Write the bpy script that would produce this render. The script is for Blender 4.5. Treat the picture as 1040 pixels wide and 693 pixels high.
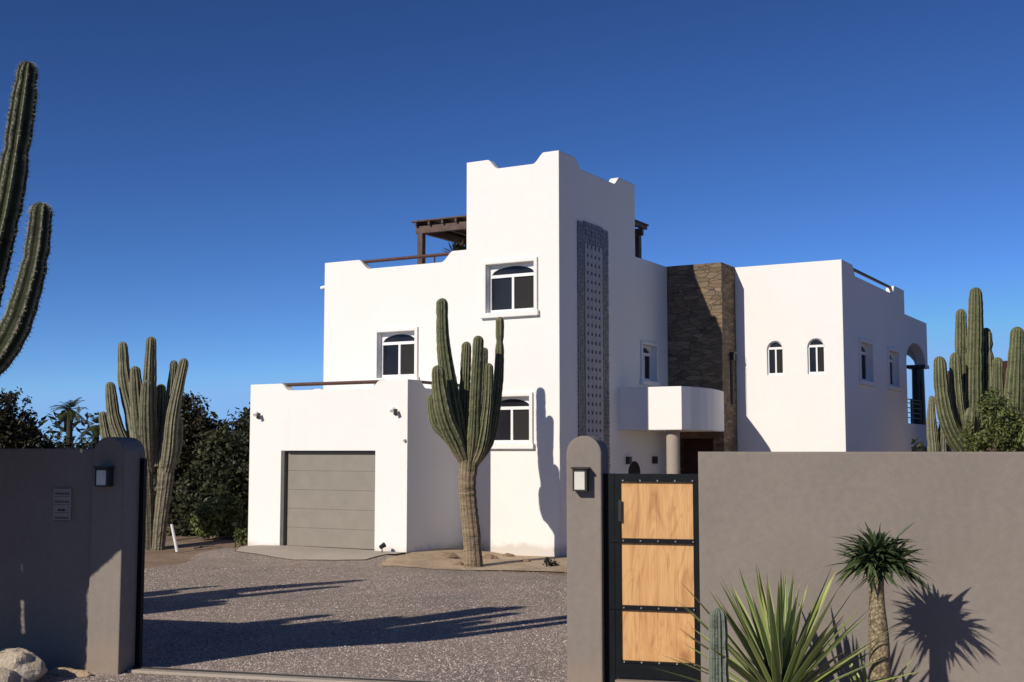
import bpy, bmesh, math, random
from mathutils import Vector, Matrix, noise as mnoise
from math import radians, sin, cos, pi, sqrt, atan2
random.seed(7)
for o in list(bpy.data.objects): bpy.data.objects.remove(o, do_unlink=True)
SC = bpy.context.scene
COL = SC.collection

# ------------------------------------------------------------------ camera
F, CX, CY, EYE = 1258.0, 520.0, 346.5, 2.3
PITCH = math.atan((458 - CY) / F)
cam_d = bpy.data.cameras.new('camera'); cam = bpy.data.objects.new('camera', cam_d); COL.objects.link(cam)
cam.location = (0, 0, EYE); cam.rotation_euler = (pi/2 + PITCH, 0, 0)
cam_d.sensor_width = 36; cam_d.lens = F / 1040 * 36; cam_d.clip_end = 5000; cam_d.clip_start = 0.05
SC.camera = cam

# ------------------------------------------------------------------ world, sun, exposure
LT = Vector((0.714, 0.744, -0.60)).normalized()          # direction the sunlight travels
SUN_EL = math.asin(-LT.z)
SUN_AZ = atan2(-LT.x, -LT.y)                             # compass angle of the sun (from +Y towards +X)
W = bpy.data.worlds.new('World'); SC.world = W; W.use_nodes = True
nt = W.node_tree; nt.nodes.clear()
sky = nt.nodes.new('ShaderNodeTexSky'); sky.sky_type = 'NISHITA'; sky.sun_disc = False
sky.sun_elevation = SUN_EL; sky.sun_rotation = SUN_AZ
sky.altitude = 0; sky.air_density = 0.6; sky.dust_density = 0.0; sky.ozone_density = 6.0
bg = nt.nodes.new('ShaderNodeBackground'); bg.inputs[1].default_value = 0.054
gam = nt.nodes.new('ShaderNodeGamma'); gam.inputs[1].default_value = 1.42   # the photo's contrasty sky
wo = nt.nodes.new('ShaderNodeOutputWorld')
lim = nt.nodes.new('ShaderNodeMix'); lim.data_type = 'RGBA'; lim.blend_type = 'DARKEN'; lim.inputs[0].default_value = 1
lim.inputs[7].default_value = (3.1, 5.0, 7.6, 1)            # keeps the glare round the sun from over-filling the shade
nt.links.new(sky.outputs[0], lim.inputs[6]); nt.links.new(lim.outputs[2], gam.inputs[0]); nt.links.new(gam.outputs[0], bg.inputs[0]); nt.links.new(bg.outputs[0], wo.inputs[0])
sd = bpy.data.lights.new('sun', 'SUN'); sd.energy = 5.0; sd.angle = radians(0.53); sd.color = (1.0, 0.91, 0.78)
sun = bpy.data.objects.new('sun', sd); COL.objects.link(sun)
sun.rotation_euler = LT.to_track_quat('-Z', 'Y').to_euler(); sun.location = (-20, -20, 20)
SC.view_settings.view_transform = 'Standard'; SC.view_settings.look = 'None'
SC.view_settings.gamma = 1; SC.view_settings.exposure = -0.18; SC.view_settings.use_curve_mapping = False

# ------------------------------------------------------------------ pixel helper (only used to measure positions)
def at(x, y, Y):
    u = (x - CX) / F; v = (CY - y) / F
    dy = cos(PITCH) - v*sin(PITCH); dz = sin(PITCH) + v*cos(PITCH)
    k = Y / dy
    return Vector((u*k, Y, EYE + dz*k))

# ------------------------------------------------------------------ materials
def new_mat(name):
    m = bpy.data.materials.new(name); m.use_nodes = True
    n = m.node_tree; b = n.nodes['Principled BSDF']
    return m, n, b
def N(n, t, **kw):
    x = n.nodes.new(t)
    for k, v in kw.items():
        if k in x.inputs: x.inputs[k].default_value = v
        else: setattr(x, k, v)
    return x
def ramp(n, fac, stops):
    r = n.nodes.new('ShaderNodeValToRGB'); e = r.color_ramp.elements
    while len(e) < len(stops): e.new(0.5)
    for i, (p, c) in enumerate(stops):
        e[i].position = p; e[i].color = (c[0], c[1], c[2], 1) if not isinstance(c, (int, float)) else (c, c, c, 1)
    n.links.new(fac, r.inputs[0]); return r
def coords(n, scale=(1, 1, 1)):
    tc = n.nodes.new('ShaderNodeTexCoord'); mp = n.nodes.new('ShaderNodeMapping'); mp.inputs['Scale'].default_value = scale
    n.links.new(tc.outputs['Object'], mp.inputs[0]); return mp.outputs[0]
def mixc(n, fac, a, b, mode='MIX'):
    m = n.nodes.new('ShaderNodeMix'); m.data_type = 'RGBA'; m.blend_type = mode
    if isinstance(fac, (int, float)): m.inputs[0].default_value = fac
    else: n.links.new(fac, m.inputs[0])
    for i, v in ((6, a), (7, b)):
        if isinstance(v, (tuple, list)): m.inputs[i].default_value = (v[0], v[1], v[2], 1)
        else: n.links.new(v, m.inputs[i])
    return m.outputs[2]
def bump(n, b, h, strength, dist, round_=None):
    bp = n.nodes.new('ShaderNodeBump'); bp.inputs['Strength'].default_value = strength; bp.inputs['Distance'].default_value = dist
    n.links.new(h, bp.inputs['Height'])
    if round_:
        bv = n.nodes.new('ShaderNodeBevel'); bv.samples = 4; bv.inputs['Radius'].default_value = round_
        n.links.new(bv.outputs[0], bp.inputs['Normal'])
    n.links.new(bp.outputs[0], b.inputs['Normal'])
    return bp
def noise(n, vec, scale, detail=4, rough=0.55, dist=0):
    t = n.nodes.new('ShaderNodeTexNoise'); t.inputs['Scale'].default_value = scale; t.inputs['Detail'].default_value = detail
    t.inputs['Roughness'].default_value = rough; t.inputs['Distortion'].default_value = dist
    n.links.new(vec, t.inputs['Vector']); return t

def stucco(name, col, var, stain=None, scale=1.0, bstr=0.25, round_=0.025, dirt_h=0.0):
    m, n, b = new_mat(name); v = coords(n)
    big = noise(n, v, 0.7*scale, 5, 0.6, 0.3); fine = noise(n, v, 14*scale, 6, 0.65)
    r = ramp(n, big.outputs[0], [(0.3, [c*(1-var) for c in col]), (0.7, [min(1, c*(1+var*0.5)) for c in col])])
    c = mixc(n, 0.5, r.outputs[0], ramp(n, fine.outputs[0], [(0.3, [x*(1-var) for x in col]), (0.75, [min(1, x*(1+var*0.5)) for x in col])]).outputs[0])
    # streaky rain marks
    vs = coords(n, (3, 3, 0.25)); st = noise(n, vs, 2.2, 5, 0.6)
    sf = ramp(n, st.outputs[0], [(0.60, 0.0), (0.84, 0.22)])
    if stain: c = mixc(n, sf.outputs[0], c, stain)
    if dirt_h:
        tc = n.nodes.new('ShaderNodeTexCoord'); sp = n.nodes.new('ShaderNodeSeparateXYZ'); n.links.new(tc.outputs['Object'], sp.inputs[0])
        add = n.nodes.new('ShaderNodeMath'); add.operation = 'ADD'; n.links.new(sp.outputs[2], add.inputs[0])
        nn = noise(n, v, 3.0, 4, 0.6); mu = n.nodes.new('ShaderNodeMath'); mu.operation = 'MULTIPLY'; mu.inputs[1].default_value = -dirt_h*1.4
        n.links.new(nn.outputs[0], mu.inputs[0]); n.links.new(mu.outputs[0], add.inputs[1])
        dr = ramp(n, add.outputs[0], [(0.0, 0.38), (max(0.02, dirt_h*0.5), 0.0)])
        c = mixc(n, dr.outputs[0], c, (0.32, 0.24, 0.17))
    n.links.new(c, b.inputs['Base Color']); b.inputs['Roughness'].default_value = 0.9
    b.inputs['Specular IOR Level'].default_value = 0.25
    grit = noise(n, v, 45*scale, 3, 0.6); mm = n.nodes.new('ShaderNodeMath'); mm.operation = 'MULTIPLY_ADD'
    mm.inputs[1].default_value = 0.35; n.links.new(grit.outputs[0], mm.inputs[0])
    tro = noise(n, v, 2.6*scale, 5, 0.6, 0.6); n.links.new(tro.outputs[0], mm.inputs[2])
    bump(n, b, mm.outputs[0], bstr, 0.035, round_)
    return m
M = {}
M['white'] = stucco('white_stucco', (0.80, 0.785, 0.76), 0.035, (0.60, 0.55, 0.48), 1.0, 0.22, 0.035, 0.26)
M['grey'] = stucco('grey_brown_stucco', (0.245, 0.214, 0.188), 0.20, (0.18, 0.155, 0.135), 1.0, 0.16, 0.03, 0.35)
M['concrete'] = stucco('pale_concrete', (0.40, 0.35, 0.295), 0.16, (0.26, 0.22, 0.18), 1.6, 0.4, 0.01)
M['beige'] = stucco('beige_plaster', (0.36, 0.31, 0.265), 0.08, (0.33, 0.28, 0.23), 1.2, 0.3, 0.01)

def plain(name, col, rough=0.5, metal=0.0, var=0.12, nscale=6, bstr=0.1, spec=0.4):
    m, n, b = new_mat(name); v = coords(n); t = noise(n, v, nscale, 4, 0.6)
    r = ramp(n, t.outputs[0], [(0.3, [c*(1-var) for c in col]), (0.7, [min(1, c*(1+var)) for c in col])])
    n.links.new(r.outputs[0], b.inputs['Base Color']); b.inputs['Roughness'].default_value = rough
    b.inputs['Metallic'].default_value = metal; b.inputs['Specular IOR Level'].default_value = spec
    if bstr: bump(n, b, t.outputs[0], bstr, 0.004)
    return m
M['black_metal'] = plain('black_painted_metal', (0.006, 0.008, 0.010), 0.5, 0.0, 0.25, 6, 0.1, 0.15)
M['dark_metal'] = plain('dark_bronze_metal', (0.05, 0.047, 0.045), 0.4, 0.4, 0.2)
M['rivet'] = plain('bright_rivet', (0.75, 0.75, 0.72), 0.25, 0.9, 0.05, 6, 0)
M['upvc'] = plain('white_window_frame', (0.78, 0.78, 0.78), 0.35, 0, 0.03, 4, 0)
M['rail_wood'] = plain('brown_stained_wood', (0.075, 0.032, 0.022), 0.55, 0, 0.35, 9, 0.3)
M['pergola'] = plain('red_brown_timber', (0.085, 0.05, 0.038), 0.6, 0, 0.4, 7, 0.3)
M['door_grey'] = plain('taupe_door_panel', (0.245, 0.22, 0.185), 0.5, 0, 0.07, 3, 0.1)
M['jamb'] = plain('grey_jamb', (0.10, 0.10, 0.095), 0.6, 0, 0.1)
M['plaque'] = plain('pale_plaque', (0.30, 0.26, 0.24), 0.5, 0, 0.08)
M['plaque_mark'] = plain('plaque_lettering', (0.04, 0.035, 0.035), 0.6)
M['frost'] = plain('frosted_lamp_glass', (0.66, 0.66, 0.58), 0.25, 0, 0.06, 10, 0.05, 0.6)
M['teal'] = plain('teal_canvas', (0.10, 0.42, 0.42), 0.8, 0, 0.1)
M['niche_shade'] = plain('painted_niche_shade', (0.02, 0.018, 0.018), 0.9)
M['pipe'] = plain('dark_pipe', (0.02, 0.02, 0.02), 0.5)
M['blue_stucco'] = stucco('bluish_stucco', (0.62, 0.66, 0.72), 0.04, None, 1.0, 0.3, 0.03)

def glass():
    m, n, b = new_mat('window_glass'); b.inputs['Base Color'].default_value = (0.012, 0.013, 0.018, 1)
    b.inputs['Roughness'].default_value = 0.08; b.inputs['Specular IOR Level'].default_value = 0.3
    v = coords(n); t = noise(n, v, 1.7, 2, 0.5); bump(n, b, t.outputs[0], 0.08, 0.02); 
    r = ramp(n, t.outputs[0], [(0.3, (0.010, 0.010, 0.016)), (0.7, (0.022, 0.022, 0.026))]); n.links.new(r.outputs[0], b.inputs['Base Color'])
    return m
M['glass'] = glass()

def curtain():
    m, n, b = new_mat('pleated_blind'); v = coords(n, (1, 1, 1))
    w = n.nodes.new('ShaderNodeTexWave'); w.inputs['Scale'].default_value = 6; w.inputs['Distortion'].default_value = 0.6; n.links.new(v, w.inputs[0])
    r = ramp(n, w.outputs[0], [(0.2, (0.010, 0.010, 0.012)), (0.9, (0.018, 0.017, 0.018))]); n.links.new(r.outputs[0], b.inputs['Base Color'])
    b.inputs['Roughness'].default_value = 0.9; return m
M['curtain'] = curtain()

def wood():
    m, n, b = new_mat('varnished_pine')
    # broad soft figure, wandering slowly up each board
    v = coords(n, (3.0, 3.0, 0.55)); t = noise(n, v, 2.0, 3, 0.5, 2.2)
    r = ramp(n, t.outputs[0], [(0.25, (0.40, 0.19, 0.07)), (0.42, (0.60, 0.33, 0.13)), (0.58, (0.68, 0.40, 0.17)), (0.75, (0.50, 0.25, 0.09))])
    # fine straight grain
    v2 = coords(n, (40, 40, 0.9)); t2 = noise(n, v2, 2.2, 4, 0.65, 0.4)
    g = ramp(n, t2.outputs[0], [(0.36, (0.80, 0.74, 0.68)), (0.58, (1, 1, 1))])
    c = mixc(n, 0.7, r.outputs[0], g.outputs[0], 'MULTIPLY')
    # a few dark cathedral lines: thin bands of a stretched distorted noise
    v3 = coords(n, (4.5, 4.5, 0.8)); t3 = noise(n, v3, 1.1, 1, 0.3, 0.9)
    mu = n.nodes.new('ShaderNodeMath'); mu.operation = 'MULTIPLY'; mu.inputs[1].default_value = 9; n.links.new(t3.outputs[0], mu.inputs[0])
    fr = n.nodes.new('ShaderNodeMath'); fr.operation = 'FRACT'; n.links.new(mu.outputs[0], fr.inputs[0])
    g2 = ramp(n, fr.outputs[0], [(0.0, (0.66, 0.52, 0.40)), (0.07, (1, 1, 1)), (0.85, (1, 1, 1)), (1.0, (0.78, 0.66, 0.55))])
    c = mixc(n, 0.45, c, g2.outputs[0], 'MULTIPLY')
    n.links.new(c, b.inputs['Base Color']); b.inputs['Roughness'].default_value = 0.5
    bump(n, b, t2.outputs[0], 0.12, 0.003); return m
M['wood'] = wood()

def stone_clad():
    m, n, b = new_mat('stacked_stone')
    v = coords(n, (1.0, 1.0, 3.2)); d = noise(n, v, 1.5, 3, 0.5)
    mx = mixc(n, 0.12, v, d.outputs[1])
    vo = n.nodes.new('ShaderNodeTexVoronoi'); vo.inputs['Scale'].default_value = 3.6; n.links.new(mx, vo.inputs['Vector'])
    ve = n.nodes.new('ShaderNodeTexVoronoi'); ve.feature = 'DISTANCE_TO_EDGE'; ve.inputs['Scale'].default_value = 3.6; n.links.new(mx, ve.inputs['Vector'])
    r = ramp(n, vo.outputs['Color'], [(0.1, (0.12, 0.082, 0.052)), (0.4, (0.27, 0.195, 0.12)), (0.7, (0.13, 0.108, 0.075)), (0.95, (0.30, 0.22, 0.145))])
    f = noise(n, v, 14, 5, 0.7); c = mixc(n, 0.6, r.outputs[0], ramp(n, f.outputs[0], [(0.3, (0.55, 0.52, 0.5)), (0.7, (1.1, 1.1, 1.1))]).outputs[0], 'MULTIPLY')
    e = ramp(n, ve.outputs[0], [(0.0, 0.15), (0.05, 1.0)])
    c = mixc(n, e.outputs[0], (0.085, 0.065, 0.045), c)
    n.links.new(c, b.inputs['Base Color']); b.inputs['Roughness'].default_value = 0.9
    h = mixc(n, 0.3, e.outputs[0], f.outputs[0]); bump(n, b, h, 0.8, 0.05); return m
M['stone'] = stone_clad()

def gravel(name, c1, c2, c3, scale=38):
    m, n, b = new_mat(name); v = coords(n)
    vo = n.nodes.new('ShaderNodeTexVoronoi'); vo.inputs['Scale'].default_value = scale; n.links.new(v, vo.inputs['Vector'])
    ve = n.nodes.new('ShaderNodeTexVoronoi'); ve.feature = 'DISTANCE_TO_EDGE'; ve.inputs['Scale'].default_value = scale; n.links.new(v, ve.inputs['Vector'])
    sp = n.nodes.new('ShaderNodeSeparateColor'); n.links.new(vo.outputs['Color'], sp.inputs[0])
    r = ramp(n, sp.outputs[0], [(0.05, c1), (0.45, c2), (0.86, c3), (0.97, [min(1, x*1.5) for x in c3])])
    e = ramp(n, ve.outputs[0], [(0.0, 0.4), (0.10, 1.0)])
    c = mixc(n, 1.0, r.outputs[0], e.outputs[0], 'MULTIPLY')
    big = noise(n, v, 0.45, 5, 0.6, 0.5); bb = ramp(n, big.outputs[0], [(0.3, (0.78, 0.76, 0.76)), (0.7, (1.15, 1.1, 1.06))])
    c = mixc(n, 1.0, c, bb.outputs[0], 'MULTIPLY')
    pt = noise(n, v, 0.8, 7, 0.68, 0.8); pf = ramp(n, pt.outputs[0], [(0.56, 0.0), (0.70, 0.45)])     # thin patches where soil shows
    c = mixc(n, pf.outputs[0], c, (0.42, 0.33, 0.25))
    n.links.new(c, b.inputs['Base Color']); b.inputs['Roughness'].default_value = 0.85
    hh = mixc(n, 0.5, e.outputs[0], sp.outputs[1]); bump(n, b, hh, 0.9, 0.03); return m
M['gravel'] = gravel('pink_grey_gravel', (0.25, 0.203, 0.170), (0.39, 0.322, 0.275), (0.51, 0.432, 0.375), 52)
M['pebble'] = None
def pebble():
    m, n, b = new_mat('pebbles'); g = n.nodes.new('ShaderNodeNewGeometry')
    r = ramp(n, g.outputs['Random Per Island'], [(0.0, (0.14, 0.105, 0.09)), (0.3, (0.30, 0.235, 0.205)), (0.80, (0.48, 0.39, 0.345)), (0.95, (0.56, 0.48, 0.43)), (1.0, (0.72, 0.68, 0.62))])
    n.links.new(r.outputs[0], b.inputs['Base Color']); b.inputs['Roughness'].default_value = 0.85; return m
M['pebble'] = pebble()

def soil(name, a, c_, d):
    m, n, b = new_mat(name); v = coords(n); t = noise(n, v, 1.3, 8, 0.65, 0.4); f = noise(n, v, 26, 5, 0.7)
    r = ramp(n, t.outputs[0], [(0.3, a), (0.52, c_), (0.72, d)])
    c = mixc(n, 0.55, r.outputs[0], ramp(n, f.outputs[0], [(0.35, (0.55, 0.52, 0.5)), (0.62, (1.1, 1.1, 1.1))]).outputs[0], 'MULTIPLY')
    n.links.new(c, b.inputs['Base Color']); b.inputs['Roughness'].default_value = 0.95; bump(n, b, f.outputs[0], 0.8, 0.05); return m
M['sand'] = soil('sandy_soil', (0.38, 0.27, 0.17), (0.55, 0.42, 0.28), (0.62, 0.50, 0.35))
M['earth'] = soil('dry_earth', (0.20, 0.135, 0.085), (0.30, 0.21, 0.14), (0.36, 0.28, 0.19))
M['rock'] = soil('pale_boulder', (0.42, 0.33, 0.22), (0.60, 0.52, 0.41), (0.70, 0.65, 0.57))

def cactus_mat(name, skin, skin2, ridge, bark):
    m, n, b = new_mat(name); at_ = n.nodes.new('ShaderNodeVertexColor'); at_.layer_name = 'col'
    sp = n.nodes.new('ShaderNodeSeparateColor'); n.links.new(at_.outputs[0], sp.inputs[0])
    v = coords(n); t = noise(n, v, 4, 5, 0.65); f = noise(n, v, 40, 4, 0.7)
    s = ramp(n, t.outputs[0], [(0.32, skin), (0.7, skin2)])
    # weathered corky rings round old wood
    vr = coords(n, (1.5, 1.5, 9)); rg = noise(n, vr, 2.4, 5, 0.7, 0.3)
    br = ramp(n, rg.outputs[0], [(0.30, [x*0.38 for x in bark]), (0.45, [x*0.8 for x in bark]), (0.62, [min(1, x*1.25) for x in bark])])
    bf = n.nodes.new('ShaderNodeMath'); bf.operation = 'MULTIPLY'; n.links.new(sp.outputs[1], bf.inputs[0]); bf.inputs[1].default_value = 0.92
    c = mixc(n, bf.outputs[0], s.outputs[0], br.outputs[0])
    # rows of pale areoles and spines down each ridge
    va = coords(n, (1, 1, 1)); ar = noise(n, va, 55, 2, 0.6)
    fr = ramp(n, ar.outputs[0], [(0.38, 0.25), (0.55, 1.0)])
    rr = n.nodes.new('ShaderNodeMath'); rr.operation = 'MULTIPLY'; n.links.new(sp.outputs[0], rr.inputs[0]); n.links.new(fr.outputs[0], rr.inputs[1])
    r2 = n.nodes.new('ShaderNodeMath'); r2.operation = 'MULTIPLY'; n.links.new(rr.outputs[0], r2.inputs[0]); r2.inputs[1].default_value = 0.85
    c = mixc(n, r2.outputs[0], c, ridge)
    # growth bands and dry scars
    gb = ramp(n, rg.outputs[0], [(0.36, 0.45), (0.46, 0.0)]); c = mixc(n, gb.outputs[0], c, [x*0.55 for x in skin])
    sc = noise(n, v, 2.6, 6, 0.7); sf = ramp(n, sc.outputs[0], [(0.57, 0.0), (0.70, 0.6)])
    c = mixc(n, sf.outputs[0], c, [min(1, x*1.0) for x in bark])
    n.links.new(c, b.inputs['Base Color']); b.inputs['Roughness'].default_value = 0.75; b.inputs['Specular IOR Level'].default_value = 0.25
    h = mixc(n, 0.5, rg.outputs[0], f.outputs[0]); bump(n, b, h, 0.9, 0.03); return m
M['cactus'] = cactus_mat('cactus_skin', (0.055, 0.070, 0.032), (0.125, 0.140, 0.062), (0.36, 0.32, 0.21), (0.25, 0.18, 0.12))
M['cactus_dry'] = cactus_mat('weathered_shaded_cactus_skin', (0.085, 0.095, 0.055), (0.17, 0.165, 0.10), (0.40, 0.36, 0.26), (0.13, 0.11, 0.075))  # weathered skin; bark toned down to carry the shade on the lower trunks
M['cactus_shaded'] = cactus_mat('shade_darkened_cactus_skin', (0.010, 0.014, 0.008), (0.045, 0.055, 0.022), (0.36, 0.35, 0.25), (0.045, 0.035, 0.025))  # skin darkened so its colour carries the shade on the left cactus
M['cactus_blue'] = cactus_mat('blue_green_cactus_skin', (0.10, 0.13, 0.10), (0.15, 0.18, 0.14), (0.30, 0.30, 0.25), (0.20, 0.17, 0.12))
M['spine'] = plain('grey_spines', (0.36, 0.32, 0.24), 0.7, 0, 0.2, 6, 0)

def leaf(name, a, b_, rough=0.55, trans=0.15):
    m, n, b = new_mat(name); g = n.nodes.new('ShaderNodeNewGeometry')
    r = ramp(n, g.outputs['Random Per Island'], [(0.0, a), (1.0, b_)])
    v = coords(n); t = noise(n, v, 0.8, 3, 0.6); rr = ramp(n, t.outputs[0], [(0.35, (0.6, 0.65, 0.6)), (0.65, (1.2, 1.15, 1.0))])
    c = mixc(n, 1.0, r.outputs[0], rr.outputs[0], 'MULTIPLY')
    n.links.new(c, b.inputs['Base Color']); b.inputs['Roughness'].default_value = rough
    b.inputs['Specular IOR Level'].default_value = 0.3
    return m
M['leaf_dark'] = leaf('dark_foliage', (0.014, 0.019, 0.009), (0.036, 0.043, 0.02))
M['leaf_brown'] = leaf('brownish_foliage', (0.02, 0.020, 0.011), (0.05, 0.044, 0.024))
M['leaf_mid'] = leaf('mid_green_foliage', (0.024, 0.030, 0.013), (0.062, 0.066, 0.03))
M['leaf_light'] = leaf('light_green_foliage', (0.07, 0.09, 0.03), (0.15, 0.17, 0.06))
M['palm_leaf'] = leaf('palm_frond', (0.03, 0.045, 0.018), (0.07, 0.085, 0.035))
M['pachy_leaf'] = leaf('glossy_strap_leaf', (0.030, 0.050, 0.022), (0.12, 0.16, 0.075), 0.32)
M['bark'] = soil('tree_bark', (0.06, 0.045, 0.032), (0.12, 0.09, 0.065), (0.17, 0.13, 0.10))

def agave_mat():
    m, n, b = new_mat('agave_blade'); at_ = n.nodes.new('ShaderNodeVertexColor'); at_.layer_name = 'col'
    sp = n.nodes.new('ShaderNodeSeparateColor'); n.links.new(at_.outputs[0], sp.inputs[0])
    g = n.nodes.new('ShaderNodeNewGeometry')
    base = ramp(n, g.outputs['Random Per Island'], [(0.0, (0.05, 0.08, 0.022)), (0.5, (0.15, 0.20, 0.055)), (0.95, (0.33, 0.38, 0.115)), (1.0, (0.30, 0.22, 0.12))])
    c = mixc(n, sp.outputs[0], base.outputs[0], (0.58, 0.58, 0.34))
    c = mixc(n, sp.outputs[1], c, (0.20, 0.13, 0.08))
    n.links.new(c, b.inputs['Base Color']); b.inputs['Roughness'].default_value = 0.42; return m
M['agave'] = agave_mat()
def pachy_trunk():
    m, n, b = new_mat('spiny_trunk'); v = coords(n)
    vo = n.nodes.new('ShaderNodeTexVoronoi'); vo.inputs['Scale'].default_value = 42; n.links.new(v, vo.inputs['Vector'])
    r = ramp(n, vo.outputs['Distance'], [(0.0, (0.46, 0.40, 0.27)), (0.35, (0.28, 0.22, 0.13)), (0.8, (0.10, 0.075, 0.04))])
    n.links.new(r.outputs[0], b.inputs['Base Color']); b.inputs['Roughness'].default_value = 0.8
    bump(n, b, vo.outputs['Distance'], -1.0, 0.02); return m
M['pachy_trunk'] = pachy_trunk()
M['tile_dark'] = plain('slate_tile', (0.15, 0.15, 0.16), 0.5, 0, 0.35, 9, 0.3)
M['tile_light'] = plain('pale_lattice_block', (0.36, 0.35, 0.37), 0.6, 0, 0.12, 7, 0.2)
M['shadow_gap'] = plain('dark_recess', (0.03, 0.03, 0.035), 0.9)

# ------------------------------------------------------------------ object helpers
def tag(o, label=None, cat=None, group=None, kind=None):
    if label: o['label'] = label
    if cat: o['category'] = cat
    if group: o['group'] = group
    if kind: o['kind'] = kind
    return o
def empty(name, loc=(0, 0, 0), rz=0, label=None, cat=None, group=None):
    o = bpy.data.objects.new(name, None); COL.objects.link(o); o.location = loc; o.rotation_euler = (0, 0, rz)
    o.empty_display_size = 0.2
    return tag(o, label, cat, group)
class MB:
    def __init__(s): s.v = []; s.f = []; s.c = []; s.smooth = False
    def quad(s, pts, col=(0, 0, 0)):
        i = len(s.v); s.v += [tuple(p) for p in pts]; s.f.append(tuple(range(i, i+len(pts)))); s.c += [col]*len(pts)
    def box(s, a0, a1, b0, b1, z0, z1):
        i = len(s.v)
        s.v += [(a0, b0, z0), (a1, b0, z0), (a1, b1, z0), (a0, b1, z0), (a0, b0, z1), (a1, b0, z1), (a1, b1, z1), (a0, b1, z1)]
        s.c += [(0, 0, 0)]*8
        for f in ((0, 3, 2, 1), (4, 5, 6, 7), (0, 1, 5, 4), (1, 2, 6, 5), (2, 3, 7, 6), (3, 0, 4, 7)): s.f.append(tuple(i+k for k in f))
        return s
    def prism(s, pts, axis, lo, hi):
        """pts 2-D outline (ccw), extruded along axis 'x','y','z'"""
        def P(p, t): return {'x': (t, p[0], p[1]), 'y': (p[0], t, p[1]), 'z': (p[0], p[1], t)}[axis]
        i = len(s.v); k = len(pts)
        s.v += [P(p, lo) for p in pts] + [P(p, hi) for p in pts]; s.c += [(0, 0, 0)]*(2*k)
        A = tuple(i+j for j in range(k)); B = tuple(i+k+j for j in range(k))
        s.f.append(tuple(reversed(A))); s.f.append(B)
        for j in range(k): s.f.append((A[j], A[(j+1) % k], B[(j+1) % k], B[j]))
        return s
    def cyl(s, p0, p1, r0, r1=None, n=10):
        r1 = r0 if r1 is None else r1
        p0 = Vector(p0); p1 = Vector(p1); d = (p1-p0).normalized()
        u = d.orthogonal().normalized(); w = d.cross(u); i = len(s.v)
        for p, r in ((p0, r0), (p1, r1)):
            for k in range(n):
                t = 2*pi*k/n; s.v.append(tuple(p + u*cos(t)*r + w*sin(t)*r)); s.c.append((0, 0, 0))
        for k in range(n): s.f.append((i+k, i+(k+1) % n, i+n+(k+1) % n, i+n+k))
        s.f.append(tuple(reversed([i+k for k in range(n)]))); s.f.append(tuple(i+n+k for k in range(n)))
        return s
    def build(s, name, mat, parent=None, smooth=False, normals=True):
        me = bpy.data.meshes.new(name); me.from_pydata(s.v, [], s.f); me.update()
        ca = me.color_attributes.new('col', 'FLOAT_COLOR', 'POINT')
        ca.data.foreach_set('color', [x for c in s.c for x in (c[0], c[1], c[2], 1.0)])
        if normals:
            bm = bmesh.new(); bm.from_mesh(me); bmesh.ops.recalc_face_normals(bm, faces=bm.faces); bm.to_mesh(me); bm.free()
        if smooth: me.polygons.foreach_set('use_smooth', [True]*len(me.polygons))
        me.materials.append(M[mat] if isinstance(mat, str) else mat)
        o = bpy.data.objects.new(name, me); COL.objects.link(o)
        if parent: o.parent = parent
        return o
def cut(o, cutters):
    """boolean difference, baked into the mesh; cutters are thrown away"""
    for mb in cutters:
        c = mb.build('cutter', M['white'])
        if o.parent: c.parent = o.parent
        bpy.context.view_layer.update()
        md = o.modifiers.new('b', 'BOOLEAN'); md.operation = 'DIFFERENCE'; md.solver = 'EXACT'; md.object = c
        dg = bpy.context.evaluated_depsgraph_get(); ev = o.evaluated_get(dg)
        me = bpy.data.meshes.new_from_object(ev); o.modifiers.clear(); old = o.data; o.data = me; me.name = o.name
        bpy.data.meshes.remove(old); cm = c.data; bpy.data.objects.remove(c); bpy.data.meshes.remove(cm)
    return o
def cbox(*a): return MB().box(*a)
def arch_pts(x0, x1, z0, zs, zt, n=12):
    """outline with an elliptical top: spring zs, apex zt"""
    pts = [(x0, z0), (x1, z0)]; cx = (x0+x1)/2; rx = (x1-x0)/2
    for k in range(n+1):
        t = pi*k/n; pts.append((cx + rx*cos(t), zs + (zt-zs)*sin(t)))
    return pts

# ------------------------------------------------------------------ ground
HT = radians(-29.8); O = Vector((1.038, 26.957, 0))
EA = Vector((cos(HT), sin(HT), 0)); EB = Vector((-sin(HT), cos(HT), 0))
def H2W(a, b, z=0): return O + EA*a + EB*b + Vector((0, 0, z))
def W2H(x, y): q = Vector((x, y, 0)) - O; return q.dot(EA), q.dot(EB)
def sm(x, a, b):
    t = max(0, min(1, (x-a)/(b-a))); return t*t*(3-2*t)
def gz(x, y):
    a, b = W2H(x, y)
    z = 0.17*sm(b, -4.4, -2.9)*sm(a, -7.9, -6.2)*(1-sm(a, -2.3, -0.9)) * (1-sm(b, -1.0, 1.0))
    # low soil mounds behind the left wall
    z += 0.16*sm(y, 27, 31)*(1-sm(x, -6.6, -5.9))*(1-sm(y, 60, 80))
    if y > 10: z += 0.02*mnoise.noise(Vector((x*0.6, y*0.6, 0)))*sm(y, 10, 12)
    return z
def sheet(name, mat, xs, ys, dz, mask=None):
    mb = MB(); idx = {}
    for j, y in enumerate(ys):
        for i, x in enumerate(xs):
            idx[i, j] = len(mb.v); mb.v.append((x, y, gz(x, y)+dz)); mb.c.append((0, 0, 0))
    for j in range(len(ys)-1):
        for i in range(len(xs)-1):
            if mask is None or mask((xs[i]+xs[i+1])/2, (ys[j]+ys[j+1])/2):
                mb.f.append((idx[i, j], idx[i+1, j], idx[i+1, j+1], idx[i, j+1]))
    return mb.build(name, mat, normals=False)
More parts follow.
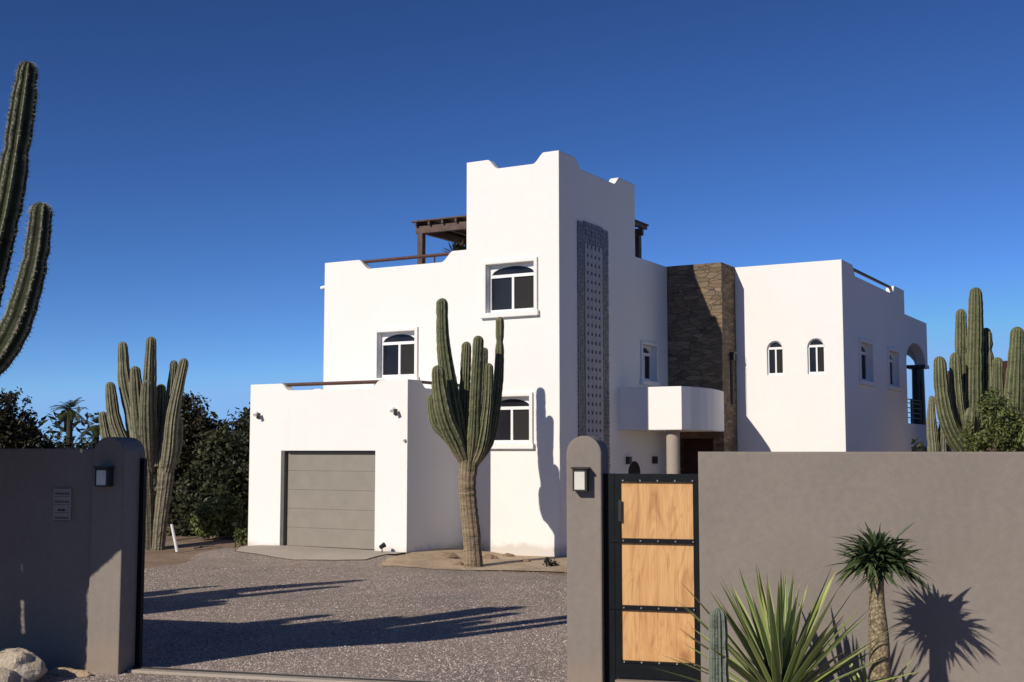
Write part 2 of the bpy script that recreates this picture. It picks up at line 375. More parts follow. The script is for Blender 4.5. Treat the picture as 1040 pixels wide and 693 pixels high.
def lin(a, b, n): return [a+(b-a)*i/n for i in range(n+1)]
xs = [-2500, -600, -200, -80, -50, -35] + lin(-28, 28, 112) + [35, 50, 80, 200, 600, 2500]
ys = [-300, -60, -20, -8] + lin(0, 60, 120) + [70, 90, 130, 250, 600, 2500]
g = sheet('ground', 'earth', xs, ys, 0.0); tag(g, kind='structure')
def drape_poly(name, mat, pts, dz, step=0.25, kind='structure'):
    """flat outline cut finely and laid over the ground"""
    bm = bmesh.new(); vs = [bm.verts.new((p[0], p[1], 0)) for p in pts]; bm.faces.new(vs)
    x0 = min(p[0] for p in pts); x1 = max(p[0] for p in pts); y0 = min(p[1] for p in pts); y1 = max(p[1] for p in pts)
    k = x0+step
    while k < x1:
        bmesh.ops.bisect_plane(bm, geom=bm.verts[:]+bm.edges[:]+bm.faces[:], plane_co=(k, 0, 0), plane_no=(1, 0, 0)); k += step
    k = y0+step
    while k < y1:
        bmesh.ops.bisect_plane(bm, geom=bm.verts[:]+bm.edges[:]+bm.faces[:], plane_co=(0, k, 0), plane_no=(0, 1, 0)); k += step
    for v in bm.verts: v.co.z = gz(v.co.x, v.co.y)+dz
    bmesh.ops.recalc_face_normals(bm, faces=bm.faces)
    me = bpy.data.meshes.new(name); bm.to_mesh(me); bm.free(); me.materials.append(M[mat])
    if me.polygons[0].normal.z < 0: me.flip_normals()
    o = bpy.data.objects.new(name, me); COL.objects.link(o); o['kind'] = kind; return o
def wob(pts, amp=0.12, sub=6, seed=0):
    out = []
    for i in range(len(pts)):
        p = Vector(pts[i]+(0,)) if len(pts[i]) == 2 else Vector(pts[i]); q = pts[(i+1) % len(pts)]; q = Vector((q[0], q[1], 0))
        for k in range(sub):
            r = p.lerp(q, k/sub); nz = mnoise.noise(Vector((r.x*1.3+seed, r.y*1.3, 5)))
            r = r + Vector((nz*amp, mnoise.noise(Vector((r.x*1.7, r.y*1.7+seed, 9)))*amp, 0)) + Vector((mnoise.noise(Vector((r.x*7, r.y*7, seed))), mnoise.noise(Vector((r.x*7+9, r.y*7, seed))), 0))*amp*0.45; out.append((r.x, r.y))
    return out
def strip(name, mat, x0, x1, y0, y1, dz):
    mb = MB(); mb.quad([(x0, y0, dz), (x1, y0, dz), (x1, y1, dz), (x0, y1, dz)]); o = mb.build(name, mat, normals=False); o['kind'] = 'structure'; return o
M['asphalt'] = soil('worn_asphalt', (0.035, 0.034, 0.034), (0.05, 0.048, 0.046), (0.07, 0.066, 0.062))
# garden wall frame: s runs along the wall to the right, t runs back into the garden
WT = radians(-15.0); W0 = Vector((-4.05, 12.993, 0)); WS = Vector((cos(WT), sin(WT), 0)); WN = Vector((-sin(WT), cos(WT), 0))
def WP(s, t, z=0): return W0 + WS*s + WN*t + Vector((0, 0, z))
def gpt(px, py):   # ground point under a pixel
    v = (CY-py)/F; dz = sin(PITCH)+v*cos(PITCH); dy = cos(PITCH)-v*sin(PITCH); k = -EYE/dz
    return ((px-CX)/F*k, dy*k)
gp = [(-12, 9.0), (-1, 6.5), (12, 6.5), (12, 12.5), (9, 20)]
gravel_outline = [(-14, 9.5), (13, 6.0), (13, 11.0), (9.5, 19.0), H2W(2.5, -4.2)[:2], gpt(575, 585), gpt(500, 581), gpt(455, 578), gpt(415, 575), gpt(392, 573.5), gpt(240, 567),
                  gpt(225, 562), gpt(200, 566), gpt(178, 575), gpt(150, 577), (-9.5, 22), (-14, 18)]
gr = drape_poly('gravel_driveway', 'gravel', wob([tuple(p) for p in gravel_outline], 0.18, 8), 0.012, 0.5)
hp = lambda a, b: tuple(H2W(a, b)[:2])
bed = drape_poly('sand_bed', 'sand', wob([hp(-2.0, -3.9), hp(-0.3, -3.35), hp(1.2, -2.9), hp(4.5, -3.0), hp(4.5, 3.5), hp(0.05, 3.5), hp(-0.1, 0.1), hp(-2.3, 0.1), hp(-2.33, -2.3), hp(-2.2, -2.9)], 0.13, 16, 3), 0.022, 0.3)
slab = drape_poly('driveway_slab', 'concrete', wob([hp(-6.75, -2.45), tuple(gpt(240, 567)), tuple(gpt(300, 572.5)), tuple(gpt(336, 574)), tuple(gpt(372, 575)), tuple(gpt(393, 573)), hp(-2.25, -2.9), hp(-2.36, -2.38), hp(-3.1, -2.2), hp(-5.8, -2.2)], 0.035, 5, 8), 0.03, 0.12)
strip('road', 'asphalt', -300, 300, -3.5, 4.5, 0.02)  # unseen road, added dark to cut light bounced off the ground
# pebbles lying on the drive (one loose carpet)
mb = MB()
def pebble_at(mb, p, r):
    i = len(mb.v); ax = random.uniform(0, pi)
    n = 5; 
    for k in range(n):
        t = ax + 2*pi*k/n; rr = r*random.uniform(0.75, 1.2); mb.v.append((p[0]+cos(t)*rr, p[1]+sin(t)*rr, p[2]+r*0.15*random.random()))
    mb.v.append((p[0]+random.uniform(-.3, .3)*r, p[1]+random.uniform(-.3, .3)*r, p[2]+r*random.uniform(0.5, 0.85))); mb.c += [(0, 0, 0)]*(n+1)
    for k in range(n): mb.f.append((i+k, i+(k+1) % n, i+n))
for k in range(42000):
    px = random.uniform(30, 620); py = 578 + 118*random.random()**1.2
    x, y = gpt(px, py); a, b = W2H(x, y)
    q = Vector((x, y, 0)) - W0; s, t = q.dot(WS), q.dot(WN)
    if (s < 0.02 and -0.02 < t < 0.42) or (s > 4.7 and -0.02 < t < 0.4): continue
    if 0.05 < t < 0.42 and random.random() < 0.85: continue
    if b > -4.5 and a > -6.9 and (a < -2.0 or random.random() < 0.80 or b > -2.2): continue
    pebble_at(mb, (x, y, gz(x, y)+0.01), random.uniform(0.006, 0.017))
peb = mb.build('gravel_stones', 'pebble', normals=False); tag(peb, 'loose pink and grey gravel stones scattered over the driveway', 'gravel', kind='stuff')
# concrete gate track across the opening
def wbox(name, mat, s0, s1, t0, t1, z0, z1, **kw):
    e = MB().box(0, s1-s0, 0, t1-t0, z0, z1).build(name, mat); e.location = WP(s0, t0); e.rotation_euler = (0, 0, WT); return e
tr = wbox('gate_track_strip', 'concrete', 0.02, 4.71, 0.13, 0.36, -0.1, 0.035); tag(tr, kind='structure')
tk = MB().box(0, 4.69, 0, 0.02, 0.0, 0.05).build('gate_rail', 'rivet'); tk.location = WP(0.02, 0.23); tk.rotation_euler = (0, 0, WT)
tk.data.materials[0] = M['dark_metal']; tag(tk, 'thin steel gate rail set in the concrete strip across the driveway opening', 'rail')

# ------------------------------------------------------------------ house
house = empty('house', O, HT, 'white stucco house with stepped roof terraces, tall tower and attached garage', 'house')
def dip(x0, x1, zt, zb, slope=0.28, rev=False):
    """cutter outline for a scooped parapet: flat bottom zb, S-curved ends up to zt (+)"""
    pts = []
    for k in range(7):
        u = k/6; pts.append((x0 + slope*u, zt + 0.0 - (zt-zb)*(u*u*(3-2*u))))
    for k in range(7):
        u = k/6; pts.append((x1 - slope*(1-u), zb + (zt-zb)*(u*u*(3-2*u))))
    return pts + [(x1, zt+0.6), (x0, zt+0.6)]
# --- garage block
gar = MB().box(-6.68, -2.345, -2.40, 0.1, -0.3, 3.80).build('garage', 'white', house)
cut(gar, [cbox(-6.46, -2.57, -2.18, 0.5, 3.0, 4.2),
          MB().prism(dip(-5.80, -3.05, 3.81, 3.64, 0.25), 'y', -2.6, -2.0),
          MB().prism(dip(-1.95, -0.1, 3.81, 3.64, 0.22), 'x', -2.8, -2.1),
          MB().prism(dip(-1.95, -0.1, 3.81, 3.64, 0.22), 'x', -6.9, -6.2),
          cbox(-5.75, -3.17, -2.6, -2.26, 0.14, 2.30)])
gd = empty('garage_door'); gd.parent = house
b_ = MB()
for k in range(5):
    z0 = 0.20+k*0.416; b_.box(-5.70, -3.175, -2.285, -2.262, z0, z0+0.411)
b_.build('door_panel', 'door_grey', gd)
MB().box(-5.748, -5.665, -2.39, -2.286, 0.14, 2.297).build('door_jamb', 'jamb', gd)
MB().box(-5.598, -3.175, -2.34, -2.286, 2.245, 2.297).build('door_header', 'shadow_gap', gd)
MB().box(-5.6, -3.175, -2.292, -2.286, 0.18, 0.215).build('bottom_seal', 'pipe', gd)
# --- main block
walls = MB().box(-6.5, -1.0, 0, 7.2, -0.3, 6.90).build('main_walls', 'white', house)
def join(o, mb):
    c = mb.build('joiner', M['white'], o.parent); bpy.context.view_layer.update()
    md = o.modifiers.new('b', 'BOOLEAN'); md.operation = 'UNION'; md.solver = 'EXACT'; md.object = c
    me = bpy.data.meshes.new_from_object(o.evaluated_get(bpy.context.evaluated_depsgraph_get())); o.modifiers.clear()
    old = o.data; o.data = me; me.name = o.name; bpy.data.meshes.remove(old); cm = c.data; bpy.data.objects.remove(c); bpy.data.meshes.remove(cm)
cut(walls, [cbox(-6.28, -0.9, 0.22, 6.98, 5.95, 7.4),
            MB().prism(dip(-5.5, -2.75, 6.91, 6.66, 0.34), 'y', -0.3, 0.4),
            MB().prism(dip(1.0, 6.0, 6.91, 6.68, 0.3), 'x', -6.8, -6.1)])
join(walls, MB().box(-2.3, 0, 3.9, 7.2, -0.3, 7.11))
cut(walls, [cbox(-2.5, -0.24, 3.8, 6.98, 5.95, 7.6)])
join(walls, MB().box(-2.40, 0, 0, 4.07, -0.3, 8.93))
mainb = rear = tower = walls
cut(tower, [cbox(-2.18, -0.22, 0.22, 3.85, 8.3, 9.5),
            MB().prism(dip(-1.86, -0.36, 8.94, 8.70, 0.30), 'y', -0.3, 0.4),
            MB().prism(dip(-1.86, -0.36, 8.94, 8.70, 0.30), 'y', 3.7, 4.4),
            MB().prism(dip(0.75, 3.2, 8.94, 8.72, 0.34), 'x', -0.4, 0.3),
            MB().prism(dip(0.75, 3.2, 8.94, 8.72, 0.34), 'x', -2.7, -2.1)])
# --- right block
right = MB().box(1.512, 4.33, 7.08, 14.12, -0.3, 7.11).build('right_block', 'white', house)
cut(right, [cbox(1.3, 4.11, 7.30, 13.9, 6.2, 7.6),
            MB().prism(dip(8.1, 12.9, 7.12, 6.84, 0.3), 'x', 4.0, 4.6)])
MB().box(-2.0, 1.51, 7.201, 14.12, -0.3, 6.6).build('back_block', 'white', house)
# --- porch at the back right corner
porch = MB().box(0.2, 4.329, 14.122, 17.3, -0.3, 6.40).build('porch', 'white', house)
def arch_x(b0, b1, z0, zs, zt, lo, hi): return MB().prism(arch_pts(b0, b1, z0, zs, zt), 'x', lo, hi)
def arch_y(a0, a1, z0, zs, zt, lo, hi): return MB().prism(arch_pts(a0, a1, z0, zs, zt), 'y', lo, hi)
cut(porch, [cbox(0.5, 4.03, 14.3, 17.0, 3.12, 6.0), arch_x(14.2, 16.95, 3.12, 5.02, 5.62, 3.9, 4.6),
            arch_y(1.6, 4.0, 3.12, 5.02, 5.62, 16.8, 17.6), cbox(3.75, 4.5, 16.4, 17.5, 3.12, 5.0),
            cbox(0.5, 4.03, 14.3, 17.0, 0.05, 2.78), arch_x(14.35, 16.9, 0.05, 2.0, 2.55, 3.9, 4.6)])
MB().cyl((4.09, 16.95, 3.1), (4.09, 16.95, 4.92), 0.21, 0.19, 20).box(3.80, 4.38, 16.66, 17.27, 4.92, 5.03).build('porch_column', 'dark_metal', house)
pr = MB()
for z in (3.30, 3.45, 3.60, 3.75, 3.86): pr.box(4.16, 4.20, 14.13, 16.8, z, z+0.025)
pr.box(4.15, 4.21, 16.7, 16.76, 3.12, 3.9).box(4.15, 4.21, 15.4, 15.45, 3.12, 3.9)
pr.build('porch_railing', 'jamb', house)
# --- stone clad wall with entrance recess
st = MB().box(0.003, 1.51, 6.08, 7.19, -0.3, 7.12).build('stone_wall', 'stone', house)
cut(st, [cbox(0.12, 1.22, 5.9, 6.9, 0.02, 2.62)])
MB().box(0.12, 1.22, 6.86, 6.89, 0.03, 2.61).build('front_door', 'rail_wood', house)
# slit and lamp on the side of the stone wall
MB().box(1.50, 1.53, 6.62, 6.76, 3.5, 4.6).build('slit_window', 'glass', house)
MB().box(1.51, 1.62, 6.6, 6.70, 4.62, 4.80).box(1.51, 1.66, 6.58, 6.72, 4.80, 4.84).build('stone_wall_light', 'dark_metal', house)
# --- curved balcony (parapet in plan), front at b = 2.86
plan = [(0.0, 3.05), (1.6, 3.05), (1.70, 3.4), (1.77, 3.8), (1.80, 4.2), (1.78, 4.7), (1.70, 5.2), (1.60, 5.7), (1.515, 6.1)]
def offset_in(p, d):
    out = []
    for i, q in enumerate(p):
        a = Vector(p[max(0, i-1)]); b = Vector(p[min(len(p)-1, i+1)]); t = (b-a).normalized(); out.append((q[0]-t.y*d, q[1]+t.x*d))
    return out
inn = offset_in(plan, 0.17); inn[0] = (0.0, 3.22); inn[1] = (1.50, 3.22)
bal = MB()
zt_ = [3.80]*9; k = len(plan)
i0 = 0
for ring, z in ((plan, 2.80), (plan, 3.80), (inn, 3.80), (inn, 3.0)):
    for q in ring: bal.v.append((q[0], q[1], z)); bal.c.append((0, 0, 0))
for r in range(3):
    for j in range(k-1): bal.f.append((r*k+j, r*k+j+1, (r+1)*k+j+1, (r+1)*k+j))
bal.f.append((0, k, 2*k, 3*k)); bal.f.append((k-1, 2*k-1, 3*k-1, 4*k-1))
ba = bal.build('balcony', 'white', house)
fl = MB().prism([(0.004, 3.054)] + [(q[0]-0.004, q[1]+0.002) for q in plan[1:-1]] + [(1.505, 6.076), (0.004, 6.076)], 'z', 2.785, 3.0).build('balcony_floor', 'white', house)
# column below
colx, colb = 1.35, 3.3
MB().cyl((1.24, 3.38, -0.1), (1.24, 3.38, 2.784), 0.16, 0.16, 24).build('balcony_column', 'beige', house, smooth=False)
# sheet painted dark as the arched niche's shade, and lamp on the side wall below the balcony
def on_side(mbf, name, mat, parent): return mbf.build(name, mat, parent)
MB().prism(arch_pts(3.55, 4.25, 1.2, 1.75, 2.05), 'x', 0.002, 0.012).build('arch_shade_sheet', 'niche_shade', house)  # thin sheet on the wall; the niche's shade is in its colour
MB().box(0.0, 0.10, 3.42, 3.56, 1.98, 2.16).build('porch_light', 'dark_metal', house)
MB().box(0.0, 0.10, 5.0, 5.14, 1.98, 2.16).build('porch_light', 'dark_metal', house)

# --- windows.  local frame: u along wall, v outward; built in house space through a mapper
def window(face, plane, u0, u1, z0, z1, host, surround=True, depth=0.19, arch=True, full_arch=False, trim=0.085):
    """face 'f': wall facing -b (u=a); face 's': wall facing +a (u=b)"""
    sgn = 1
    def bx(mb, ua, ub, da, db, za, zb):      # d = distance INTO the wall from the wall face (negative = proud)
        if face == 'f': mb.box(ua, ub, plane+da, plane+db, za, zb)
        else: mb.box(plane-db, plane-da, ua, ub, za, zb)
        return mb
    def pr_(mb, pts, da, db):
        if face == 'f': mb.prism(pts, 'y', plane+da, plane+db)
        else: mb.prism(pts, 'x', plane-db, plane-da)
        return mb
    w = empty('window'); w.parent = host.parent
    if full_arch:
        cut(host, [pr_(MB(), arch_pts(u0, u1, z0, z1-(u1-u0)*0.5, z1), -0.1, depth)])
    else:
        cut(host, [bx(MB(), u0, u1, -0.1, depth, z0, z1)])
    if surround:
        t = trim; s = MB()
        bx(s, u0-t, u0-0.002, -0.045, 0.003, z0-t, z1+t); bx(s, u1+0.002, u1+t, -0.045, 0.003, z0-t, z1+t)
        bx(s, u0-0.002, u1+0.002, -0.045, 0.003, z1+0.002, z1+t); bx(s, u0-t-0.04, u1+t+0.04, -0.085, 0.003, z0-t-0.035, z0-0.002)
        s.build('surround', 'white', w)
    f0, f1 = depth-0.07, depth-0.004; fw = 0.055; f = MB()
    if full_arch:
        r = (u1-u0)/2; zs = z1-r; cx = (u0+u1)/2; fw = 0.035
        bx(f, u0+0.002, u0+fw, f0, f1, z0+0.002, zs); bx(f, u1-fw, u1-0.002, f0, f1, z0+0.002, zs)
        bx(f, u0+fw, u1-fw, f0, f1, z0+0.002, z0+fw+0.02); bx(f, u0+0.002, u1-0.002, f0, f1, zs+0.001, zs+0.06)
        bx(f, cx-0.02, cx+0.02, f0, f1, z0+fw+0.02, zs)
        n = 14
        for k in range(n):
            t0, t1 = pi*k/n, pi*(k+1)/n; ro, ri = r-0.002, r-0.03
            pr_(f, [(cx+ri*cos(t0), zs+ri*sin(t0)), (cx+ro*cos(t0), zs+ro*sin(t0)), (cx+ro*cos(t1), zs+ro*sin(t1)), (cx+ri*cos(t1), zs+ri*sin(t1))], f0, f1)
    else:
        za = z1 - (z1-z0)*0.24; cx = (u0+u1)/2
        bx(f, u0+0.002, u0+fw, f0, f1, z0+0.002, z1-0.002); bx(f, u1-fw, u1-0.002, f0, f1, z0+0.002, z1-0.002)
        bx(f, u0+fw, u1-fw, f0, f1, z0+0.002, z0+0.075); bx(f, u0+fw, u1-fw, f0, f1, za-0.035, za+0.035)
        bx(f, cx-0.028, cx+0.028, f0, f1, z0+0.075, za-0.035)
        # arched head: two spandrels filled above the flat arch
        n = 16; half = (u1-u0)/2-fw; hz = z1-0.045-(za+0.035)
        for k in range(n):
            x0 = -half+2*half*k/n; x1 = -half+2*half*(k+1)/n
            h0 = hz*(max(0, 1-(x0/half)**2))**0.62; h1 = hz*(max(0, 1-(x1/half)**2))**0.62
            pr_(f, [(cx+x0, za+0.035+h0), (cx+x1, za+0.035+h1), (cx+x1, z1-0.002), (cx+x0, z1-0.002)], f0, f1)
    f.build('frame', 'upvc', w)
    p = MB()
    if full_arch: pr_(p, arch_pts(u0+0.004, u1-0.004, z0+0.004, zs, z1-0.004), depth-0.03, depth-0.02)
    else: bx(p, u0+0.004, u1-0.004, depth-0.03, depth-0.02, z0+0.004, z1-0.004)
    p.build('pane', 'glass', w)
    # a dull blind hangs behind the right-hand sash: seen as a slightly paler pane
    q = MB(); cx = (u0+u1)/2
    if not full_arch: bx(q, cx+0.03, u1-fw-0.002, depth-0.034, depth-0.031, z0+0.08, za-0.04)
    else: bx(q, cx+0.03, u1-0.05, depth-0.034, depth-0.031, z0+0.06, zs-0.01)
    q.build('blind', 'curtain', w)
    return w
window('f', 0.0, -1.86, -0.62, 5.40, 6.50, tower)
window('f', 0.0, -4.87, -3.80, 4.02, 5.10, mainb)
window('f', 0.0, -1.80, -0.74, 2.46, 3.50, tower)
window('f', 7.08, 2.35, 2.78, 4.24, 5.12, right, surround=False, full_arch=True, depth=0.12)
window('f', 7.08, 3.41, 3.85, 4.24, 5.14, right, surround=False, full_arch=True, depth=0.12)
window('s', 0.0, 4.42, 5.28, 4.05, 4.95, rear)
window('s', 4.33, 8.66, 9.90, 4.14, 5.15, right)
window('s', 4.33, 11.84, 13.0, 4.14, 5.15, right)

# --- mosaic panel with pierced blocks up the tower side
mp_ = empty('mosaic_panel'); mp_.parent = house
mb = MB(); random.seed(3)
z = 0.6
while z < 7.44:
    for (b0, b1) in ((0.87, 1.17), (2.17, 2.47)):
        k = b0
        while k < b1-0.01:
            mb.box(0.001, 0.02+random.uniform(0, 0.012), k+0.004, k+0.096, z+0.004, z+0.096); k += 0.1
    z += 0.1
z = 7.04
while z < 7.46:
    k = 1.17
    while k < 2.15: mb.box(0.001, 0.02+random.uniform(0, 0.012), k+0.004, k+0.096, z+0.004, z+0.096); k += 0.1
    z += 0.1
mb.build('tile_border', 'tile_dark', mp_)
mb = MB(); z = 0.6
for (u0, u1) in ((1.20, 1.30), (1.38, 1.50), (1.58, 1.70), (1.78, 1.90), (1.98, 2.12)): mb.box(0.001, 0.040, u0, u1, 0.6, 7.03)
while z < 7.0:
    for u0, u1 in ((1.302, 1.378), (1.502, 1.578), (1.702, 1.778), (1.902, 1.978)): mb.box(0.001, 0.038, u0, u1, z, z+0.125)
    z += 0.2
mb.build('lattice', 'tile_light', mp_)
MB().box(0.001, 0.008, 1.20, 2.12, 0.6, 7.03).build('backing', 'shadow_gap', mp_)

# --- handrails over the scooped parapets
def rail(name, p0, p1, r=0.035, posts=()):
    m = MB().cyl(p0, p1, r, r, 8)
    for q in posts: m.cyl((q[0], q[1], q[2]-0.35), q, 0.02, 0.02, 6)
    return m.build(name, 'rail_wood', house)
rail('handrail', (-5.55, 0.11, 6.86), (-2.72, 0.11, 6.86), 0.04, [(-3.35, 0.11, 6.86), (-4.6, 0.11, 6.86)][:1])
rail('handrail', (-5.85, -2.29, 3.775), (-3.02, -2.29, 3.775), 0.04)
rail('handrail', (-2.45, -1.95, 3.775), (-2.45, -0.1, 3.775), 0.035)
rail('handrail', (4.22, 8.0, 7.06), (4.22, 13.0, 7.06), 0.045)
# --- pergola on the roof terrace, behind and left of the tower
pg = empty('pergola'); pg.parent = house
A0, A1, B0, B1, ZT = -5.0, -0.14, 1.78, 5.1, 8.06
for (a, b) in ((A0+0.09, B0+0.09), (A0+0.09, B1-0.15), (A1-0.15, B1-0.22), (-2.6, B0+0.1)):
    MB().box(a-0.075, a+0.075, b-0.075, b+0.075, 5.95, ZT-0.28).build('post', 'pergola', pg)
MB().box(A0-0.05, -2.42, B0+0.03, B0+0.13, ZT-0.28, ZT-0.10).build('beam', 'pergola', pg)
MB().box(A0-0.05, A1, B1-0.27, B1-0.17, ZT-0.28, ZT-0.10).build('beam', 'pergola', pg)
MB().box(A0+0.04, A0+0.14, B0+0.14, B1-0.28, ZT-0.27, ZT-0.11).build('beam', 'pergola', pg)
a = A0-0.02
while a < A1-0.04:
    b_lo = B0-0.06 if a < -2.5 else 4.08
    MB().box(a, a+0.05, b_lo, B1, ZT-0.098, ZT-0.002).build('rafter', 'pergola', pg); a += 0.40
MB().box(A1-0.06, A1+0.02, 4.08, B1+0.02, ZT-0.098, ZT-0.002).build('rafter', 'pergola', pg)
rf = MB(); b = B0-0.08
while b < B1+0.05:
    a0 = A0-0.12; a1 = A1+0.05
    if b < 4.07: a1 = -2.41
    rf.box(a0, a1, b, b+0.045, ZT, ZT+0.035); b += 0.062
rf.build('slat_roof', 'pergola', pg)
# --- security lights on the garage, drain spout, wall light
def flood(a, z, plane=-2.40):
    e = empty('security_light'); e.parent = house
    MB().cyl((a-0.10, plane, z+0.05), (a-0.10, plane-0.03, z+0.05), 0.05, 0.05, 12).build('base', 'upvc', e)
    MB().cyl((a-0.10, plane-0.02, z+0.05), (a-0.02, plane-0.10, z+0.03), 0.016, 0.016, 8).build('arm', 'upvc', e)
    MB().cyl((a-0.05, plane-0.07, z+0.06), (a-0.04, plane-0.14, z+0.0), 0.035, 0.045, 12).build('head', 'upvc', e)
    MB().cyl((a+0.02, plane-0.06, z+0.03), (a+0.05, plane-0.13, z-0.06), 0.035, 0.045, 12).build('head', 'dark_metal', e)
flood(-6.38, 3.10); flood(-2.62, 3.13)
MB().cyl((-2.40, -2.4, 2.51), (-2.40, -2.44, 2.51), 0.035, 0.03, 12).build('doorbell', 'plaque', house)
MB().cyl((-6.45, 0.10, 6.33), (-6.68, 0.10, 6.30), 0.05, 0.05, 10).build('drain_spout', 'white', house)

# potted succulent on the roof terrace under the pergola
pp = H2W(-3.4, 2.0, 5.96); pot = empty('potted_plant', pp, 0, 'spiky dark green potted succulent on the roof terrace under the pergola', 'plant')
MB().cyl((0, 0, 0), (0, 0, 0.75), 0.24, 0.32, 16).build('pot', 'beige', pot)
MB().cyl((0, 0, 0.7), (0, 0, 1.25), 0.05, 0.04, 8).cyl((0, 0, 0.9), (0.4, 0, 1.2), 0.03, 0.03, 6).cyl((0, 0, 0.9), (-0.4, 0, 1.2), 0.03, 0.03, 6).build('stem', 'bark', pot)
mb = MB()
for k in range(260):
    t = random.uniform(0, 2*pi); e = random.uniform(-0.1, 1.4); L = random.uniform(0.2, 0.42); px_ = random.uniform(-0.55, 0.55)
    d = Vector((cos(t)*cos(e), sin(t)*cos(e), sin(e))); s_ = d.cross(Vector((0, 0, 1))).normalized()*0.035; c0 = Vector((px_, random.uniform(-.2, .2), 1.12+0.14*random.random()))
    mb.quad([c0-s_*0.5, c0+d*L*0.5-s_, c0+d*L, c0+d*L*0.5+s_, c0+s_*0.5])
mb.build('leaves', 'leaf_mid', pot, normals=False)

# ------------------------------------------------------------------ garden walls, pillars, gate
def wall_thing(name, mat, s0, s1, t0, t1, z0, z1, label, cat, group=None):
    o = MB().box(0, s1-s0, 0, t1-t0, 0, z1-z0).build(name, mat); o.location = WP(s0, t0, z0); o.rotation_euler = (0, 0, WT)
    return tag(o, label, cat, group)
wall_thing('garden_wall', 'grey', -9.0, -0.375, 0.06, 0.30, -0.3, 2.325, 'taupe stucco garden wall left of the driveway, mostly in shade', 'wall')
wall_thing('garden_wall', 'grey', 5.966, 16.0, 0.0, 0.22, -0.3, 2.292, 'taupe stucco garden wall right of the wooden gate, in full sun', 'wall')
def pillar(s0, s1, depth, zs, label):
    r = (s1-s0)/2; pts = [(0, -0.3), (2*r, -0.3)]
    for k in range(17): t = pi*k/16; pts.append((r+r*cos(t), zs+r*sin(t)))
    o = MB().prism(pts, 'y', 0, depth).build('gate_pillar', 'grey'); o.location = WP(s0, 0); o.rotation_euler = (0, 0, WT)
    return tag(o, label, 'pillar', 'round-topped gate pillars')
pillar(-0.37, 0.0, 0.40, 2.26, 'round-topped taupe pillar at the left side of the driveway opening')
pillar(4.726, 5.06, 0.34, 2.275, 'round-topped taupe pillar beside the wooden gate, with a sunlit lamp')
gp_ = MB().box(0, 0.05, 0, 0.06, 0, 2.22).build('gate_post', 'black_metal'); gp_.location = WP(0.003, 0.30); gp_.rotation_euler = (0, 0, WT)
tag(gp_, 'slim black metal post fixed to the left driveway pillar', 'post')
sl = MB().box(0, 0.79, 0, 0.2, 0, 0.185).build('gate_threshold', 'grey'); sl.location = WP(5.17, 0.03); sl.rotation_euler = (0, 0, WT); tag(sl, 'low masonry threshold under the wooden gate', 'threshold')
# gate
gt = empty('garden_gate', WP(5.065, 0.09), WT, 'black metal garden gate with pale varnished wooden boards', 'gate')
GW = 5.962-5.065; zt, zb = 2.085, 0.205
x0, x1 = 0.155, GW-0.06
fr = MB().box(0.002, 0.10, 0.0, 0.09, 0.0, zt+0.0).box(0.104, x0, 0.0, 0.06, zb, zt).box(x1, GW-0.004, 0.0, 0.06, zb, zt)
fr.box(x0, x1, 0.0, 0.06, 2.015, zt).box(x0, x1, 0.0, 0.06, zb, 0.355); fr.build('frame', 'black_metal', gt)
for i, zc in enumerate((1.462, 0.845)): MB().box(x0-0.01, x1+0.01, -0.008, 0.02, zc-0.020, zc+0.020).build('cross_bar', 'black_metal', gt)
MB().box(x0-0.01, x1+0.01, -0.008, 0.0, 2.012, 2.03).build('cross_bar', 'black_metal', gt)
MB().box(x0-0.01, x1+0.01, -0.008, 0.0, 0.34, 0.358).build('cross_bar', 'black_metal', gt)
random.seed(11)
for (za, zc) in ((1.484, 2.010), (0.867, 1.440), (0.360, 0.823)):
    n = 4; w_ = (x1-x0)/n; bd = MB()
    for k in range(n): bd.box(x0+k*w_+0.0005, x0+(k+1)*w_-0.0005, 0.022, 0.045, za, zc)
    bd.build('wood_panel', 'wood', gt)
for zc in (2.022, 1.462, 0.845, 0.349):
    for k in range(5):
        xx = x0+0.03+(x1-x0-0.03)*k/4; MB().cyl((xx, -0.008, zc), (xx, -0.016, zc), 0.010, 0.007, 8).build('rivet', 'rivet', gt)
MB().box(0.14, 0.168, -0.012, -0.001, 1.64, 1.84).build('latch', 'pipe', gt)
MB().box(0.05, 0.16, -0.012, -0.001, 1.45, 1.475).build('hinge', 'black_metal', gt); MB().box(0.05, 0.16, -0.012, -0.001, 0.83, 0.855).build('hinge', 'black_metal', gt)
# lamps on the pillars
def lamp(s, z, w_, h_, d_, label):
    e = empty('wall_lamp', WP(s, -0.001, z), WT, label, 'wall lamp', 'box lamps on the gate pillars')
    MB().box(0.0, w_, -d_, -d_+0.012, h_-0.02, h_).box(0, 0.012, -d_, 0, 0, h_).box(w_-0.02, w_, -d_, 0, 0, h_).box(0.012, w_-0.02, -d_+0.003, 0, h_-0.018, h_-0.002).box(0.012, w_-0.02, -d_, 0, 0, 0.012).build('casing', 'dark_metal', e)
    MB().box(-0.012, w_+0.012, -d_-0.012, 0.0, h_+0.001, h_+0.018).build('lid', 'dark_metal', e)
    MB().box(0.014, w_-0.022, -d_+0.008, -0.004, 0.014, h_-0.022).build('glass_shade', 'frost', e)
    return e
lamp(4.805, 1.925, 0.135, 0.205, 0.10, 'small dark box lamp with frosted glass on the sunlit pillar beside the gate')
lamp(-0.27, 1.93, 0.15, 0.19, 0.11, 'small box lamp on the shaded left pillar')
